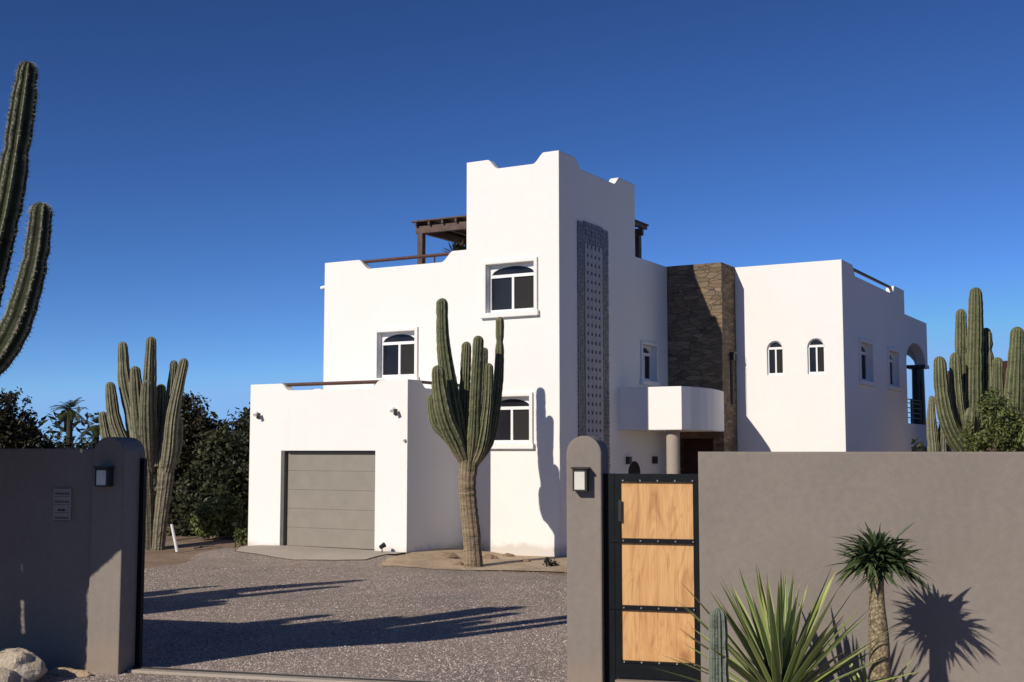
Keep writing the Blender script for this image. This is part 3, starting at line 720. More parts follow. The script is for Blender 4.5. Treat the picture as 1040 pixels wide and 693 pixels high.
# plaque on the left wall: only faint rows of lettering
pl = empty('wall_plaque', WP(-0.86, 0.058, 1.57), WT, 'small rectangular plaque with rows of faint lettering on the shaded left wall', 'plaque')
MB().box(0, 0.215, -0.02, 0, 0, 0.33).build('plate', 'plaque', pl)
mk = MB()
for r in range(4):
    zc = 0.285 - r*0.085
    if r == 2:
        mk.prism([(0.08+0.025*cos(2*pi*k/10), zc-0.01+0.012*sin(2*pi*k/10)) for k in range(10)], 'y', -0.0225, -0.0205)
        mk.prism([(0.128+0.025*cos(2*pi*k/10), zc-0.01+0.012*sin(2*pi*k/10)) for k in range(10)], 'y', -0.0225, -0.0205)
    mk.box(0.015, 0.20, -0.022, -0.0203, zc-0.040, zc-0.036)
    if r != 2:
        for k in range(9): mk.box(0.024+k*0.019, 0.034+k*0.019, -0.022, -0.0203, zc-0.018, zc+0.004)
mk.build('lettering', 'plaque_mark', pl)

# ------------------------------------------------------------------ cacti
def catmull(ps, n):
    out = []; P_ = [ps[0]*2-ps[1]] + list(ps) + [ps[-1]*2-ps[-2]]
    for i in range(1, len(P_)-2):
        for k in range(n):
            t = k/n; a, b, c, d = P_[i-1], P_[i], P_[i+1], P_[i+2]
            out.append(0.5*((2*b) + (c-a)*t + (2*a-5*b+4*c-d)*t*t + (3*b-a-3*c+d)*t**3))
    out.append(ps[-1]); return out
def column(name, spine, mat, parent, ribs=11, amp=0.16, bark=None, dome=True, seg=0.10, notches=(), spines=0, wob_=0.08):
    """spine: list of (Vector, radius) from the foot to the tip; a ribbed cactus stem"""
    ctl = [Vector((p.x, p.y, p.z)) for p, r in spine]; rad = [Vector((r, 0, 0)) for p, r in spine]
    L = sum((ctl[i+1]-ctl[i]).length for i in range(len(ctl)-1)); n = max(4, int(L/seg/(len(ctl)-1)))
    pts = catmull(ctl, n); rr = [max(0.004, v.x) for v in catmull(rad, n)]
    m = len(pts); arc = [0]
    for i in range(1, m): arc.append(arc[-1]+(pts[i]-pts[i-1]).length)
    tot = arc[-1]; R = rr[-1]
    rings = []
    for i in range(m):
        if arc[i] <= tot - R*1.0: rings.append((pts[i], rr[i], arc[i], 1))
    # rounded tip
    tip = pts[-1]; d = (pts[-1]-pts[-3]).normalized(); base = tip - d*R
    if dome:
        for k in range(0, 8):
            t = (pi/2)*k/7.6; rings.append((base + d*R*sin(t), R*cos(t), tot-R+R*sin(t), cos(t)))
    else: rings.append((tip, rr[-1], tot, 1))
    mb = MB(); per = 4; nv = ribs*per; seed = random.random()*50; phase = [random.uniform(0, 6) for _ in range(ribs)]; jit_ = [random.uniform(-1, 1)*0.16*2*pi/ribs*2 for _ in range(ribs)]; rw = [random.uniform(0.75, 1.2) for _ in range(ribs)]
    if wob_ > 0.03: notches = list(notches)+[(random.uniform(0.35, 0.9), random.uniform(0.03, 0.11), 0.035) for _ in range(random.choice((1, 2, 2, 3)))]
    up = (rings[1][0]-rings[0][0]).normalized(); u = up.orthogonal().normalized()
    tips = []
    for ri, (c, r, s, f) in enumerate(rings):
        if 0 < ri < len(rings)-1: up = (rings[ri+1][0]-rings[ri-1][0]).normalized()
        u = (u-up*u.dot(up)).normalized(); w = up.cross(u)
        q = 1 + wob_*mnoise.noise(Vector((seed, s*2.3, 0))) + 0.02*mnoise.noise(Vector((seed, s*9, 3)))
        for (ns, nd, nw) in notches:
            q *= 1 - nd*math.exp(-((s-ns*tot)/nw)**2)
        bk = 0.0
        if bark: bk = max(0, min(1, (bark-s)/0.5 + 0.4*mnoise.noise(Vector((seed, s*3, 7)))))
        for k in range(nv):
            ph = (k % per)/per; ridge = (0.5+0.5*cos(2*pi*ph))**0.8
            am = amp*f*(1-0.45*bk); rad_ = r*q*(1-am+am*ridge*rw[k//per])
            rad_ *= 1 + 0.03*mnoise.noise(Vector((phase[k//per]*3, s*6, 1)))
            if ridge > 0.9: rad_ *= 1+0.03*sin(s*34+phase[k//per])
            t = 2*pi*k/nv + jit_[k//per]*(1-0.3*(k % per)); mb.v.append(tuple(c+(u*cos(t)+w*sin(t))*rad_)); mb.c.append((1.0 if ridge > 0.9 else 0.0, bk, 0))
            if spines and ridge > 0.9 and f > 0.3: tips.append((c+(u*cos(t)+w*sin(t))*rad_, (u*cos(t)+w*sin(t)), up))
    nr = len(rings)
    for i in range(nr-1):
        for k in range(nv):
            mb.f.append((i*nv+k, i*nv+(k+1) % nv, (i+1)*nv+(k+1) % nv, (i+1)*nv+k))
    i = len(mb.v); mb.v.append(tuple(rings[-1][0]+d*0.002)); mb.c.append((0.6, 0, 0))
    for k in range(nv): mb.f.append(((nr-1)*nv+k, (nr-1)*nv+(k+1) % nv, i))
    i = len(mb.v); mb.f.append(tuple(reversed(range(nv))))
    o = mb.build(name, mat, parent, smooth=False, normals=False)
    if spines:
        sp = MB()
        for (p, nn, up_) in tips:
            for j in range(spines):
                dd = (nn*random.uniform(0.5, 1)+up_*random.uniform(-0.6, 0.6)+nn.cross(up_)*random.uniform(-0.7, 0.7)).normalized()
                L_ = random.uniform(0.012, 0.03)*(1+0.5*(spines > 2)); sd_ = dd.orthogonal().normalized()*(0.0016+0.001*(spines > 2))
                sp.quad([p-sd_, p+sd_, p+dd*L_])
        sp.build('spines', 'spine', o, normals=False)
    return o
def cactus(label, Y, base_px, trunk, arms, mat='cactus', group='tall columnar cacti', gz_=0.0, seg=0.1, ribs=11, jit=0.25, amp=0.21, spines=0, trunk_bark=None, arm_bark=0.5, name='columnar_cactus'):
    """trunk / arms: lists of (px, py, half width px) read off the photo at distance Y, foot first"""
    base = at(base_px[0], base_px[1], Y); org = Vector((base.x, base.y, gz_))
    e = empty(name, org, 0, label, 'cactus', group)
    def conv(lst, dY0, dY1, narrow=False):
        out = []
        for i, (px, py, r) in enumerate(lst):
            t = i/max(1, len(lst)-1); y = Y+dY0+(dY1-dY0)*min(1, t*1.8); p = at(px, py, y); out.append((p-org, r*y/F))
        if narrow: out[0] = (out[0][0], out[0][1]*0.55)
        return out
    for k, t_ in enumerate(trunk):
        column('trunk', conv(t_, 0, 0), mat, e, ribs=ribs+1, bark=trunk_bark, seg=seg, amp=amp*0.8, dome=False, spines=spines)
    for i, a in enumerate(arms):
        lst, dy = a[0], a[1]; nt_ = a[2] if len(a) > 2 else ()
        column('arm', conv(lst, 0, dy, True), mat, e, ribs=ribs, seg=seg, amp=amp, notches=nt_, bark=arm_bark, spines=spines)
    return e
# cactus in front of the house
cactus('tall many-armed cactus with a brown ridged trunk in front of the tower', 24.9, (481, 571),
  [[(481, 577, 9.8), (479, 545, 8.8), (476, 515, 8.4), (474.5, 490, 8.8), (476, 468, 9.6)]],
  [([(476, 474, 7.1), (466, 448, 8.9), (460, 418, 9.8), (455, 385, 8.9), (450, 345, 6.7), (449, 303, 5.8)], 0.15),
   ([(474, 476, 7.1), (463, 450, 8.5), (452, 425, 9.3), (446, 395, 7.6), (444.5, 371, 6.2)], -0.35),
   ([(470, 466, 5.3), (455, 443, 6.7), (443, 428, 7.1), (438, 401, 5.3)], -0.1),
   ([(475, 476, 6.2), (471, 440, 5.8), (472, 400, 5.8), (474, 347, 4.9)], 0.35, [(0.7, 0.12, 0.05)]),
   ([(477, 476, 7.1), (481, 445, 6.7), (483, 400, 6.1), (486, 341, 5.5)], -0.3),
   ([(483, 440, 4.5), (489, 410, 4.9), (491, 375, 4.5), (492, 353, 4.0)], 0.25),
   ([(480, 474, 7.1), (489, 452, 6.7), (495, 410, 5.8), (496.5, 369, 4.9)], -0.25),
   ([(481, 474, 7.1), (496, 448, 6.2), (503, 415, 5.6), (507, 375, 5.0), (508, 322, 4.3)], 0.2, [(0.83, 0.45, 0.05)])],
  group='tall columnar cacti', trunk_bark=2.4, seg=0.07)
# cactus behind the left pillar
cactus('weathered cactus clump rising behind the left gate pillar', 28.6, (164, 560),
  [[(160, 563, 7), (163, 530, 7), (168, 490, 8), (172, 455, 8), (173, 436, 5)], [(150, 560, 6), (149, 520, 7), (146, 480, 9), (142, 450, 9), (140, 430, 5)]],
  [([(146, 480, 8), (141, 455, 9), (136, 425, 8.5), (127, 385, 7), (124.5, 347, 4.6)], 0.2, [(0.82, 0.25, 0.06)]),
   ([(150, 478, 8), (145, 450, 8.5), (140, 415, 8), (137, 372, 5.5)], -0.2),
   ([(140, 480, 8), (126, 452, 7), (116, 425, 7), (111.5, 388, 5)], 0.0),
   ([(136, 480, 6), (118, 462, 6.5), (109, 445, 6), (104, 418, 4.5)], 0.3),
   ([(153, 480, 8), (151, 440, 8.5), (151.5, 395, 7.5), (153.5, 342, 5.5)], -0.1, [(0.9, 0.1, 0.05)]),
   ([(152, 480, 6), (149, 450, 6.5), (148, 420, 6.5), (149, 386, 5)], -0.35),
   ([(158, 475, 8), (161, 445, 8), (163, 415, 7), (163.5, 390, 5.5)], 0.4),
   ([(166, 490, 9), (172, 460, 7.5), (176, 420, 6.5), (187.5, 364, 5)], -0.2),
   ([(164, 490, 8), (168, 455, 7), (173, 410, 5.5), (177, 366, 3.6)], 0.2, [(0.9, 0.35, 0.04)]),
   ([(160, 500, 7), (168, 480, 7), (178, 455, 6.5), (181, 425, 5)], 0.5)],
  mat='cactus_dry', trunk_bark=2.3, arm_bark=0.9, gz_=0.0)
# cactus behind the right garden wall
cactus('large pale green cactus clump behind the right garden wall', 24.0, (990, 575),
  [[(990, 580, 13.5), (990, 530, 14.4), (990, 480, 14.4), (990, 452, 13.5)]],
  [([(990, 500, 9.9), (990, 440, 9.5), (990, 380, 8.6), (991, 330, 8.1), (991, 292, 6.3)], 0.0),
   ([(988, 500, 8.1), (980, 450, 7.2), (976, 400, 6.8), (976, 350, 6.3), (976, 314, 5.4)], 0.4, [(0.76, 0.2, 0.05)]),
   ([(988, 480, 8.1), (979, 450, 8.1), (974, 420, 7.2), (971, 390, 6.8), (970, 358, 5.4)], -0.2),
   ([(990, 490, 8.1), (979, 458, 9.9), (965, 435, 9.5), (957, 405, 8.6), (954, 362, 6.3)], -0.45),
   ([(992, 490, 8.1), (1001, 450, 7.2), (1003, 400, 6.8), (1002, 350, 6.3), (1001.5, 333, 5.0)], 0.2, [(0.85, 0.25, 0.06)]),
   ([(994, 490, 7.2), (1008, 460, 7.2), (1013, 420, 6.3), (1013, 363, 5.2)], -0.3),
   ([(988, 460, 4.5), (985, 440, 8.1), (986, 425, 8.1), (987, 414, 6.3)], -0.6)],
  mat='cactus', gz_=0.0)
cactus('single broad cactus at the right edge behind the garden wall', 23.5, (1028, 580),
  [[(1026, 582, 10.8), (1026, 520, 10.8), (1028, 460, 9.9)]],
  [([(1027, 475, 9.0), (1029, 430, 9.9), (1031, 385, 9.0), (1033.5, 332, 6.8)], 0.0),
   ([(1030, 480, 8.1), (1045, 455, 8.1), (1052, 420, 8.1), (1054, 370, 6.3)], 0.0)], mat='cactus')
cactus('low dry grey cactus stem beside the porch behind the garden wall', 25.5, (950, 575),
  [[(952, 578, 6.3), (951, 530, 6.3), (950, 480, 6.3)]],
  [([(950, 490, 6.3), (948, 455, 5.9), (946, 430, 5.0), (946, 402, 2.9)], 0.0),
   ([(952, 490, 6.3), (956, 465, 5.4), (957, 445, 4.5), (957, 428, 3.6)], 0.1)], mat='cactus_dry')
# great cactus at the left edge, its foot out of view
def world_cactus(label, org, trunks, arms, mat, bark, ribs=11, spines=0, seg=0.06, amp=0.2):
    e = empty('columnar_cactus', org, 0, label, 'cactus', 'tall columnar cacti')
    for t_ in trunks: column('trunk', [(Vector(p), r) for p, r in t_], mat, e, ribs=ribs+1, bark=bark, seg=seg, dome=True, amp=amp, spines=spines)
    for t_, nts in arms: column('arm', [(Vector(p), r) for p, r in t_], mat, e, ribs=ribs, seg=seg, notches=nts, amp=amp, spines=spines)
    return e
YB = 11.6; org = Vector((-6.30, YB, 0))
def lp(px, py, r, dy=0): p = at(px, py, YB+dy)-org; return ((p.x, p.y, p.z), r*(YB+dy)/F)
def bough(ds, z0, z1, dt=0.0, r=0.17):
    # an upright arm that leaves the trunk low, swings out along the wall direction and turns up
    q = WS*ds + WN*dt; k = 0.35
    return ([((q.x*0.05, q.y*0.05, z0-0.25), r*0.8), ((q.x*0.6, q.y*0.6, z0-0.08), r), ((q.x, q.y, z0+0.28), r), ((q.x*1.04, q.y*1.04, (z0+z1)/2), r*0.95), ((q.x*1.04, q.y*1.04, z1), r*0.7)], ())
SHADE_ARMS = [bough(0.72, 2.95, 4.3, 0.0, 0.18), bough(0.42, 2.75, 4.9, 0.12, 0.17), bough(-0.36, 3.45, 5.4, 0.05, 0.17), bough(-0.44, 1.95, 2.2, 0.0, 0.12), bough(-0.70, 1.4, 4.6, 0.0, 0.19), bough(-1.02, 1.2, 4.2, 0.0, 0.19), bough(-1.36, 1.5, 3.9, 0.1, 0.19), bough(1.02, 3.1, 4.25, -0.05, 0.17), bough(0.58, 3.0, 4.6, -0.15, 0.16), bough(0.25, 2.9, 5.2, -0.15, 0.17), bough(-1.7, 1.7, 4.6, -0.1, 0.19)]  # out-of-view arms, added and shaped to cast shade on the left wall
world_cactus('huge cactus at the left edge of the view with upcurving arms, skin darkened as shade', org,
  [[((0, 0, -0.1), 0.30), ((0.02, 0, 1.0), 0.28), ((0.0, 0, 2.6), 0.25), ((-0.15, 0, 4.2), 0.22), ((-0.2, 0, 5.6), 0.16)]],
  [([((0.0, 0, 2.4), 0.15), ((0.6, 0.0, 2.72), 0.16), lp(-42, 385, 16), lp(-19, 320, 16), lp(-4, 258, 16), lp(8, 205, 15.5), lp(17, 150, 14), lp(24, 102, 12.5), lp(29, 63, 10)], [(0.80, 0.16, 0.05), (0.955, 0.1, 0.04)]),
   ([((0.0, -0.1, 2.3), 0.15), ((0.6, -0.08, 2.62), 0.16), lp(-34, 388, 15, -.1), lp(-6, 366, 15, -.1), lp(14, 335, 15, -.1), lp(27, 298, 13.5, -.1), lp(37, 255, 13, -.1), lp(42.5, 206, 10.5, -.1)], [(0.84, 0.1, 0.05)]),
   ([((0.0, 0, 1.2), 0.15), ((-0.6, -0.3, 1.8), 0.15), ((-0.8, -0.35, 3.2), 0.16), ((-0.8, -0.35, 5.0), 0.13)], ())
   ] + SHADE_ARMS, 'cactus_shaded', None, ribs=9, spines=3, seg=0.05)
# a second cactus further left behind the wall (its shadow lies across the drive), out of view itself
world_cactus('cactus standing outside the view behind the left garden wall', Vector((-9.3, 15.6, 0)),
  [[((0, 0, -0.1), 0.34), ((0, 0, 1.5), 0.34), ((0.1, 0, 4.2), 0.30), ((0.1, 0, 5.5), 0.16)], [((-0.35, 0.35, -0.1), 0.3), ((-0.4, 0.4, 1.5), 0.3), ((-0.4, 0.4, 3.6), 0.2)], [((0.4, -0.4, -0.1), 0.3), ((0.4, -0.4, 1.5), 0.28), ((0.45, -0.45, 3.9), 0.2)], [((0.75, -0.72, -0.1), 0.25), ((0.75, -0.72, 1.5), 0.25), ((0.8, -0.75, 3.5), 0.2)], [((-0.75, 0.72, -0.1), 0.25), ((-0.78, 0.74, 1.5), 0.25), ((-0.8, 0.75, 3.1), 0.2)]],
  [([((0, 0, 1.3), 0.14), ((0.5, -0.35, 1.7), 0.16), ((0.6, -0.45, 3.0), 0.15), ((0.6, -0.4, 4.9), 0.13)], ()), ([((0, 0, 1.0), 0.14), ((0.8, -0.75, 1.3), 0.16), ((1.0, -0.95, 2.4), 0.15), ((1.0, -0.95, 3.4), 0.11)], ()), ([((0, 0, 0.7), 0.14), ((0.25, -0.25, 1.2), 0.17), ((0.3, -0.25, 2.8), 0.16), ((0.3, -0.25, 3.9), 0.11)], ()),
   ([((0, 0, 1.1), 0.14), ((-0.5, 0.4, 1.6), 0.16), ((-0.6, 0.5, 2.8), 0.15), ((-0.6, 0.5, 4.2), 0.11)], ())], 'cactus', 1.5, ribs=10, seg=0.15)


# ------------------------------------------------------------------ trees and shrubs
def leaf_cloud(blobs, n, size, seed, drop=-0.1, elong=1.0):
    """leaf-sized faces grouped in clumps through the volume of several ellipsoids"""
    rnd = random.Random(seed); mb = MB(); tot = sum(b[1][0]*b[1][1]*b[1][2] for b in blobs)
    for c, r in blobs:
        k = int(n*r[0]*r[1]*r[2]/tot); ncl = max(6, k//26)
        for j in range(ncl):
            d = Vector((rnd.gauss(0, 1), rnd.gauss(0, 1), rnd.gauss(0, 1))).normalized(); q = min(1, rnd.random()**0.36)
            bump_ = 1 + 0.32*mnoise.noise(d*2.1+Vector((seed, 0, 0)))
            cc = Vector(c)+Vector((d.x*r[0], d.y*r[1], d.z*r[2]))*q*bump_
            cr = size*rnd.uniform(1.6, 3.4)
            for l in range(26):
                p = cc+Vector((max(-1, min(1, rnd.gauss(0, .5))), max(-1, min(1, rnd.gauss(0, .5))), max(-.9, min(.9, rnd.gauss(0, .42)))))*cr
                nn = Vector((rnd.gauss(0, 1), rnd.gauss(0, 1), rnd.gauss(0.5, 1))).normalized()
                u = nn.orthogonal().normalized(); a = rnd.uniform(0, 2*pi); w = nn.cross(u)
                u2 = (u*cos(a)+w*sin(a))*size*rnd.uniform(0.5, 1.1)*elong; w2 = (w*cos(a)-u*sin(a))*size*rnd.uniform(0.25, 0.5)
                mb.quad([p-u2, p-u2*0.2+w2, p+u2, p-u2*0.2-w2])
    return mb
def px_m(px, Y): return px*Y/F
def tree(name, label, Y, cx, base_py, blobs_px, mat, n=5000, size=0.16, seed=1, trunk=True, group='trees beyond the garden', cat='tree', depth=1.0, elong=1.0):
    """blobs_px: (px, py, rx_px, rz_px) measured at distance Y"""
    gx = at(cx, 458, Y).x; org = Vector((gx, Y, gz(gx, Y)))
    e = empty(name, org, 0, label, cat, group)
    bl = []
    rr = random.Random(seed)
    for (px, py, rx, rz) in blobs_px:
        p = at(px, py, Y)-org; r = px_m(rx, Y); bl.append(((p.x, p.y+rr.uniform(-.4, .4), p.z), (r, r*depth, px_m(rz, Y))))
    leaf_cloud(bl, n, size, seed, elong=elong).build('crown', mat, e, normals=False)
    if trunk:
        tm = MB(); top = Vector(bl[0][0]); tm.cyl((0, 0, -0.2), (top.x*0.3, 0, max(0.6, top.z*0.5)), 0.16, 0.11, 8)
        for c, r in bl: tm.cyl((top.x*0.3, 0, max(0.55, top.z*0.45)), c, 0.09, 0.025, 6)
        tm.build('trunk', 'bark', e, normals=False)
    return e
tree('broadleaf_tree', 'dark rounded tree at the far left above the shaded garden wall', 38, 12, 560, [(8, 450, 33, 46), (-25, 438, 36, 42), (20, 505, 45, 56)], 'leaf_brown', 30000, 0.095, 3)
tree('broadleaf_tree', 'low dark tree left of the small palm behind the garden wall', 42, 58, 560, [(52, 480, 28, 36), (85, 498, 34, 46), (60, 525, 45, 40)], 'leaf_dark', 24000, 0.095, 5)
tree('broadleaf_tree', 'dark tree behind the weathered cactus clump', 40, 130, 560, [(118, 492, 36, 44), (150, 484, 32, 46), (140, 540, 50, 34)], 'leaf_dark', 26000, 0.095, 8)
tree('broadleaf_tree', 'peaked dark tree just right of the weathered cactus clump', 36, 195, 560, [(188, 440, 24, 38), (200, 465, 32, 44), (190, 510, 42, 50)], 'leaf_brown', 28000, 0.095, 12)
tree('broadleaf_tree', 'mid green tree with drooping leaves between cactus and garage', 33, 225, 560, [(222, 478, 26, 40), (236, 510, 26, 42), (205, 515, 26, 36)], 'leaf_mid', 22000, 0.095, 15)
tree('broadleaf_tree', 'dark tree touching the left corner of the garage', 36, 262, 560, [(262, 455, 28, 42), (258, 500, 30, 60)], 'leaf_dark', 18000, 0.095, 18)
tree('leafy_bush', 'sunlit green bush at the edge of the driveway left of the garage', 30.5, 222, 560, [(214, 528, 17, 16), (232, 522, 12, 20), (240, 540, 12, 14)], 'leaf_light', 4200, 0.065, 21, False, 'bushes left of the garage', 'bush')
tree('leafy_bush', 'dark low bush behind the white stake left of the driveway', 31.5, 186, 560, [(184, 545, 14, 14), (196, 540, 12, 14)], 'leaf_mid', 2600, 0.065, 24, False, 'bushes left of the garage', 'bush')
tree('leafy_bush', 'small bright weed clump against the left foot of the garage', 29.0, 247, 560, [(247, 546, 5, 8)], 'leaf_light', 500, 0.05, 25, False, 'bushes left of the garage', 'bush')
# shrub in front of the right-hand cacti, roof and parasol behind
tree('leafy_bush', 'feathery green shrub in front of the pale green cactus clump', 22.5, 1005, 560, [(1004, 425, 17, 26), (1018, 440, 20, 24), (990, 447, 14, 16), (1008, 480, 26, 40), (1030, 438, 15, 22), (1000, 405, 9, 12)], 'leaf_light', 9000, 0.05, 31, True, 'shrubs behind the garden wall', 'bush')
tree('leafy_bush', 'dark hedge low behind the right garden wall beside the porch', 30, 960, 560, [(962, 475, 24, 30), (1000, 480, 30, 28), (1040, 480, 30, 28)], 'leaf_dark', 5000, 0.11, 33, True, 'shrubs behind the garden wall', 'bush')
p = at(1030, 400, 34); nb = empty('neighbour_house', (p.x-0.4, 34, 0), 0, 'dark brown gabled building glimpsed between the right-hand cacti', 'building')
MB().box(0, 3.2, 0, 3, -0.2, 3.6).build('wall', 'beige', nb)
MB().prism([(-0.25, 3.61), (3.45, 3.61), (3.45, 4.4), (0.1, 4.75), (-0.25, 4.7)], 'y', -0.3, 3.3).build('roof', 'rail_wood', nb)
p = at(1043, 452, 28); um = empty('parasol', (p.x, 28, 0), 0, 'teal parasol top at the right edge just above the garden wall', 'parasol')
mb = MB(); zt = p.z+0.15
for k in range(8):
    t0, t1 = 2*pi*k/8, 2*pi*(k+1)/8; mb.quad([(0, 0, zt+0.1), (0.75*cos(t0), 0.75*sin(t0), zt-0.35), (0.75*cos(t1), 0.75*sin(t1), zt-0.35)])
mb.build('canopy', 'teal', um, normals=False); MB().cyl((0, 0, 0), (0, 0, zt+0.12), 0.025, 0.02, 8).build('pole', 'dark_metal', um)
# distant wood behind everything so that the open ground never shows a bare horizon
def wood_line(name, label, segs, n, seed):
    bl = []; rnd = random.Random(seed)
    for (x, y) in segs: bl.append(((x, y, 2.0), (rnd.uniform(3.5, 5.5), 2.5, rnd.uniform(2.2, 3.0))))
    o = leaf_cloud(bl, n, 0.34, seed).build(name, 'leaf_dark', normals=False); return tag(o, label, 'wood', kind='stuff')
wood_line('distant_wood', 'dark mass of far-off trees and scrub along the horizon', [(-110+i*6.0, 75+6*sin(i*1.7)) for i in range(34)], 30000, 77)

wood_line('shading_wood', 'unseen band of dark trees added behind the viewpoint to deepen the shade', [(-66+i*6.0, -34+3*sin(i*1.3)) for i in range(22)], 16000, 78)  # out-of-view trees, added to block low sky light from the shaded sides
# fan / feather palms in the background
def palm(label, Y, px, py, h_px, r_px, seed, n=26):
    gx = at(px, 458, Y).x; top = at(px, py, Y); org = Vector((gx, Y, 0)); rnd = random.Random(seed)
    e = empty('palm_tree', org, 0, label, 'palm', 'small palms above the garden wall')
    MB().cyl((0, 0, -0.2), (0, 0, top.z), 0.13, 0.10, 10).build('trunk', 'leaf_brown', e)
    mb = MB(); R = px_m(r_px, Y)
    for k in range(n):
        t = 2*pi*k/n+rnd.uniform(-.2, .2); el = rnd.uniform(-0.5, 1.3); L = R*rnd.uniform(0.8, 1.15)
        d = Vector((cos(t)*cos(el), sin(t)*cos(el), sin(el))); stem = [Vector((0, 0, top.z))+d*L*u-Vector((0, 0, 0.35*L*u*u)) for u in (0.15, 0.35, 0.55, 0.75, 0.95, 1.1)]
        side = d.cross(Vector((0, 0, 1))).normalized()
        for i in range(5):
            for sg in (-1, 1):
                for q in range(3):
                    p0 = stem[i].lerp(stem[i+1], q/3); tip = p0+side*sg*L*0.30*(1-0.12*i)+(stem[i+1]-stem[i])*1.1-Vector((0, 0, 0.06*L)); dd = (stem[i+1]-stem[i])*0.14
                    mb.quad([p0-dd, p0+dd, tip])
    mb.build('crown', 'palm_leaf', e, normals=False)
palm('small palm with a tufted crown above the shaded wall, left of its pair', 44, 70, 416, 50, 20, 4)
palm('small palm with a spreading crown directly left of the cactus clump', 40, 97, 432, 40, 19, 6)
palm('low palm with drooping fronds beside the driveway near the garage', 31, 226, 505, 40, 22, 9, 22)

# ------------------------------------------------------------------ plants before the right-hand wall
def blade(mb, base, d, L, w, droop, roll, rnd, seg=7):
    """stiff V-channelled blade; colour attr: R = pale margin, G = dry tip"""
    d = d.normalized(); side = d.cross(Vector((0, 0, 1)));
    if side.length < 0.05: side = Vector((1, 0, 0))
    side.normalize(); up = side.cross(d).normalized(); side = side*cos(roll)+up*sin(roll); up = side.cross(d).normalized()
    i = len(mb.v)
    for k in range(seg+1):
        u = k/seg; wd = w*(0.62+1.15*u-1.75*u*u) if u < 0.5 else w*(0.77+0.0)*(1-((u-0.5)/0.5)**1.6)*1.0
        wd = max(wd, 0.0012); c = base+d*L*u-Vector((0, 0, droop*L*u*u)); v_ = 0.36*wd
        g = 1.0 if u > 0.94 else 0.0
        for (o_, r_) in ((-1.0, 1.0), (-0.82, 0.0), (0.0, 0.0), (0.82, 0.0), (1.0, 1.0)):
            mb.v.append(tuple(c+side*wd*o_+up*(abs(o_)*v_))); mb.c.append((r_, g, 0))
    for k in range(seg):
        for j in range(4):
            a = i+k*5+j; mb.f.append((a, a+1, a+6, a+5))
def agave(label, org, R, n, seed, w=0.034, name='agave'):
    rnd = random.Random(seed); e = empty(name, org, 0, label, 'agave', 'rosette plants in front of the garden wall')
    mb = MB(); ga = pi*(3-sqrt(5))
    for k in range(n):
        u = (k+0.5)/n; el = 1.50-1.28*u**0.85+rnd.uniform(-.06, .06); t = ga*k+rnd.uniform(-.15, .15)
        d = Vector((cos(t)*cos(el), sin(t)*cos(el), sin(el))); L = R*rnd.uniform(0.86, 1.08)*(0.86+0.2*sin(pi*u))
        blade(mb, Vector((d.x*0.05, d.y*0.05, 0.12+0.20*(1-u))), d, L, w*rnd.uniform(0.85, 1.15), rnd.uniform(0.0, 0.06)+0.05*u, rnd.uniform(-.35, .35), rnd)
    o = mb.build('blades', 'agave', e, normals=False)
    MB().cyl((0, 0, -0.1), (0, 0, 0.28), 0.09, 0.06, 12).build('stem', 'bark', e)
    return e
q = at(787, 458, 10.15); agave('big spiky green agave with long pale-edged blades before the right wall', Vector((q.x, 10.15, 0.08)), 1.12, 84, 5, 0.040)
q = at(868, 458, 10.55); agave('small agave half hidden between the big agave and the trunk of the palm-like plant', Vector((q.x+0.05, 10.45, -0.05)), 0.56, 14, 8, 0.036)
# palm-like pachypodium
YP = 10.15; top = at(891, 568, YP); ft = at(893, 740, YP)
pc = empty('madagascar_palm', (ft.x, YP, 0), 0, 'palm-like plant with a stout spiny trunk and tufted crown before the right wall', 'plant')
def tube_rings(pts, rad, n=20, nz=0.05):
    mb = MB()
    for i, (p, r) in enumerate(zip(pts, rad)):
        for k in range(n):
            t = 2*pi*k/n; q = r*(1+nz*mnoise.noise(Vector((cos(t)*2, sin(t)*2, i*0.5)))); mb.v.append((p[0]+cos(t)*q, p[1]+sin(t)*q, p[2])); mb.c.append((0, 0, 0))
    for i in range(len(pts)-1):
        for k in range(n): mb.f.append((i*n+k, i*n+(k+1) % n, (i+1)*n+(k+1) % n, (i+1)*n+k))
    mb.f.append(tuple((len(pts)-1)*n+k for k in range(n))); return mb
tz = top.z; pts = []; rad = []
for i in range(13):
    u = i/12; pts.append(((top.x-ft.x)*u+0.012*sin(u*5), 0, -0.05+(tz+0.05)*u)); rad.append(0.100-0.042*u+0.006*sin(u*14))
tube_rings(pts, rad).build('trunk', 'pachy_trunk', pc, smooth=True, normals=False)
rnd = random.Random(2); sp = MB()
for k in range(900):
    u = rnd.uniform(0.05, 0.98); t = rnd.uniform(0, 2*pi); r = 0.100-0.042*u; c0 = Vector(((top.x-ft.x)*u+cos(t)*r*0.97, sin(t)*r*0.97, tz*u))
    nn = Vector((cos(t), sin(t), rnd.uniform(-.2, .4))).normalized(); s_ = Vector((-sin(t), cos(t), 0))*0.0025; sp.quad([c0-s_, c0+s_, c0+nn*rnd.uniform(0.012, 0.026)])
sp.build('spines', 'spine', pc, normals=False)
lf = MB()
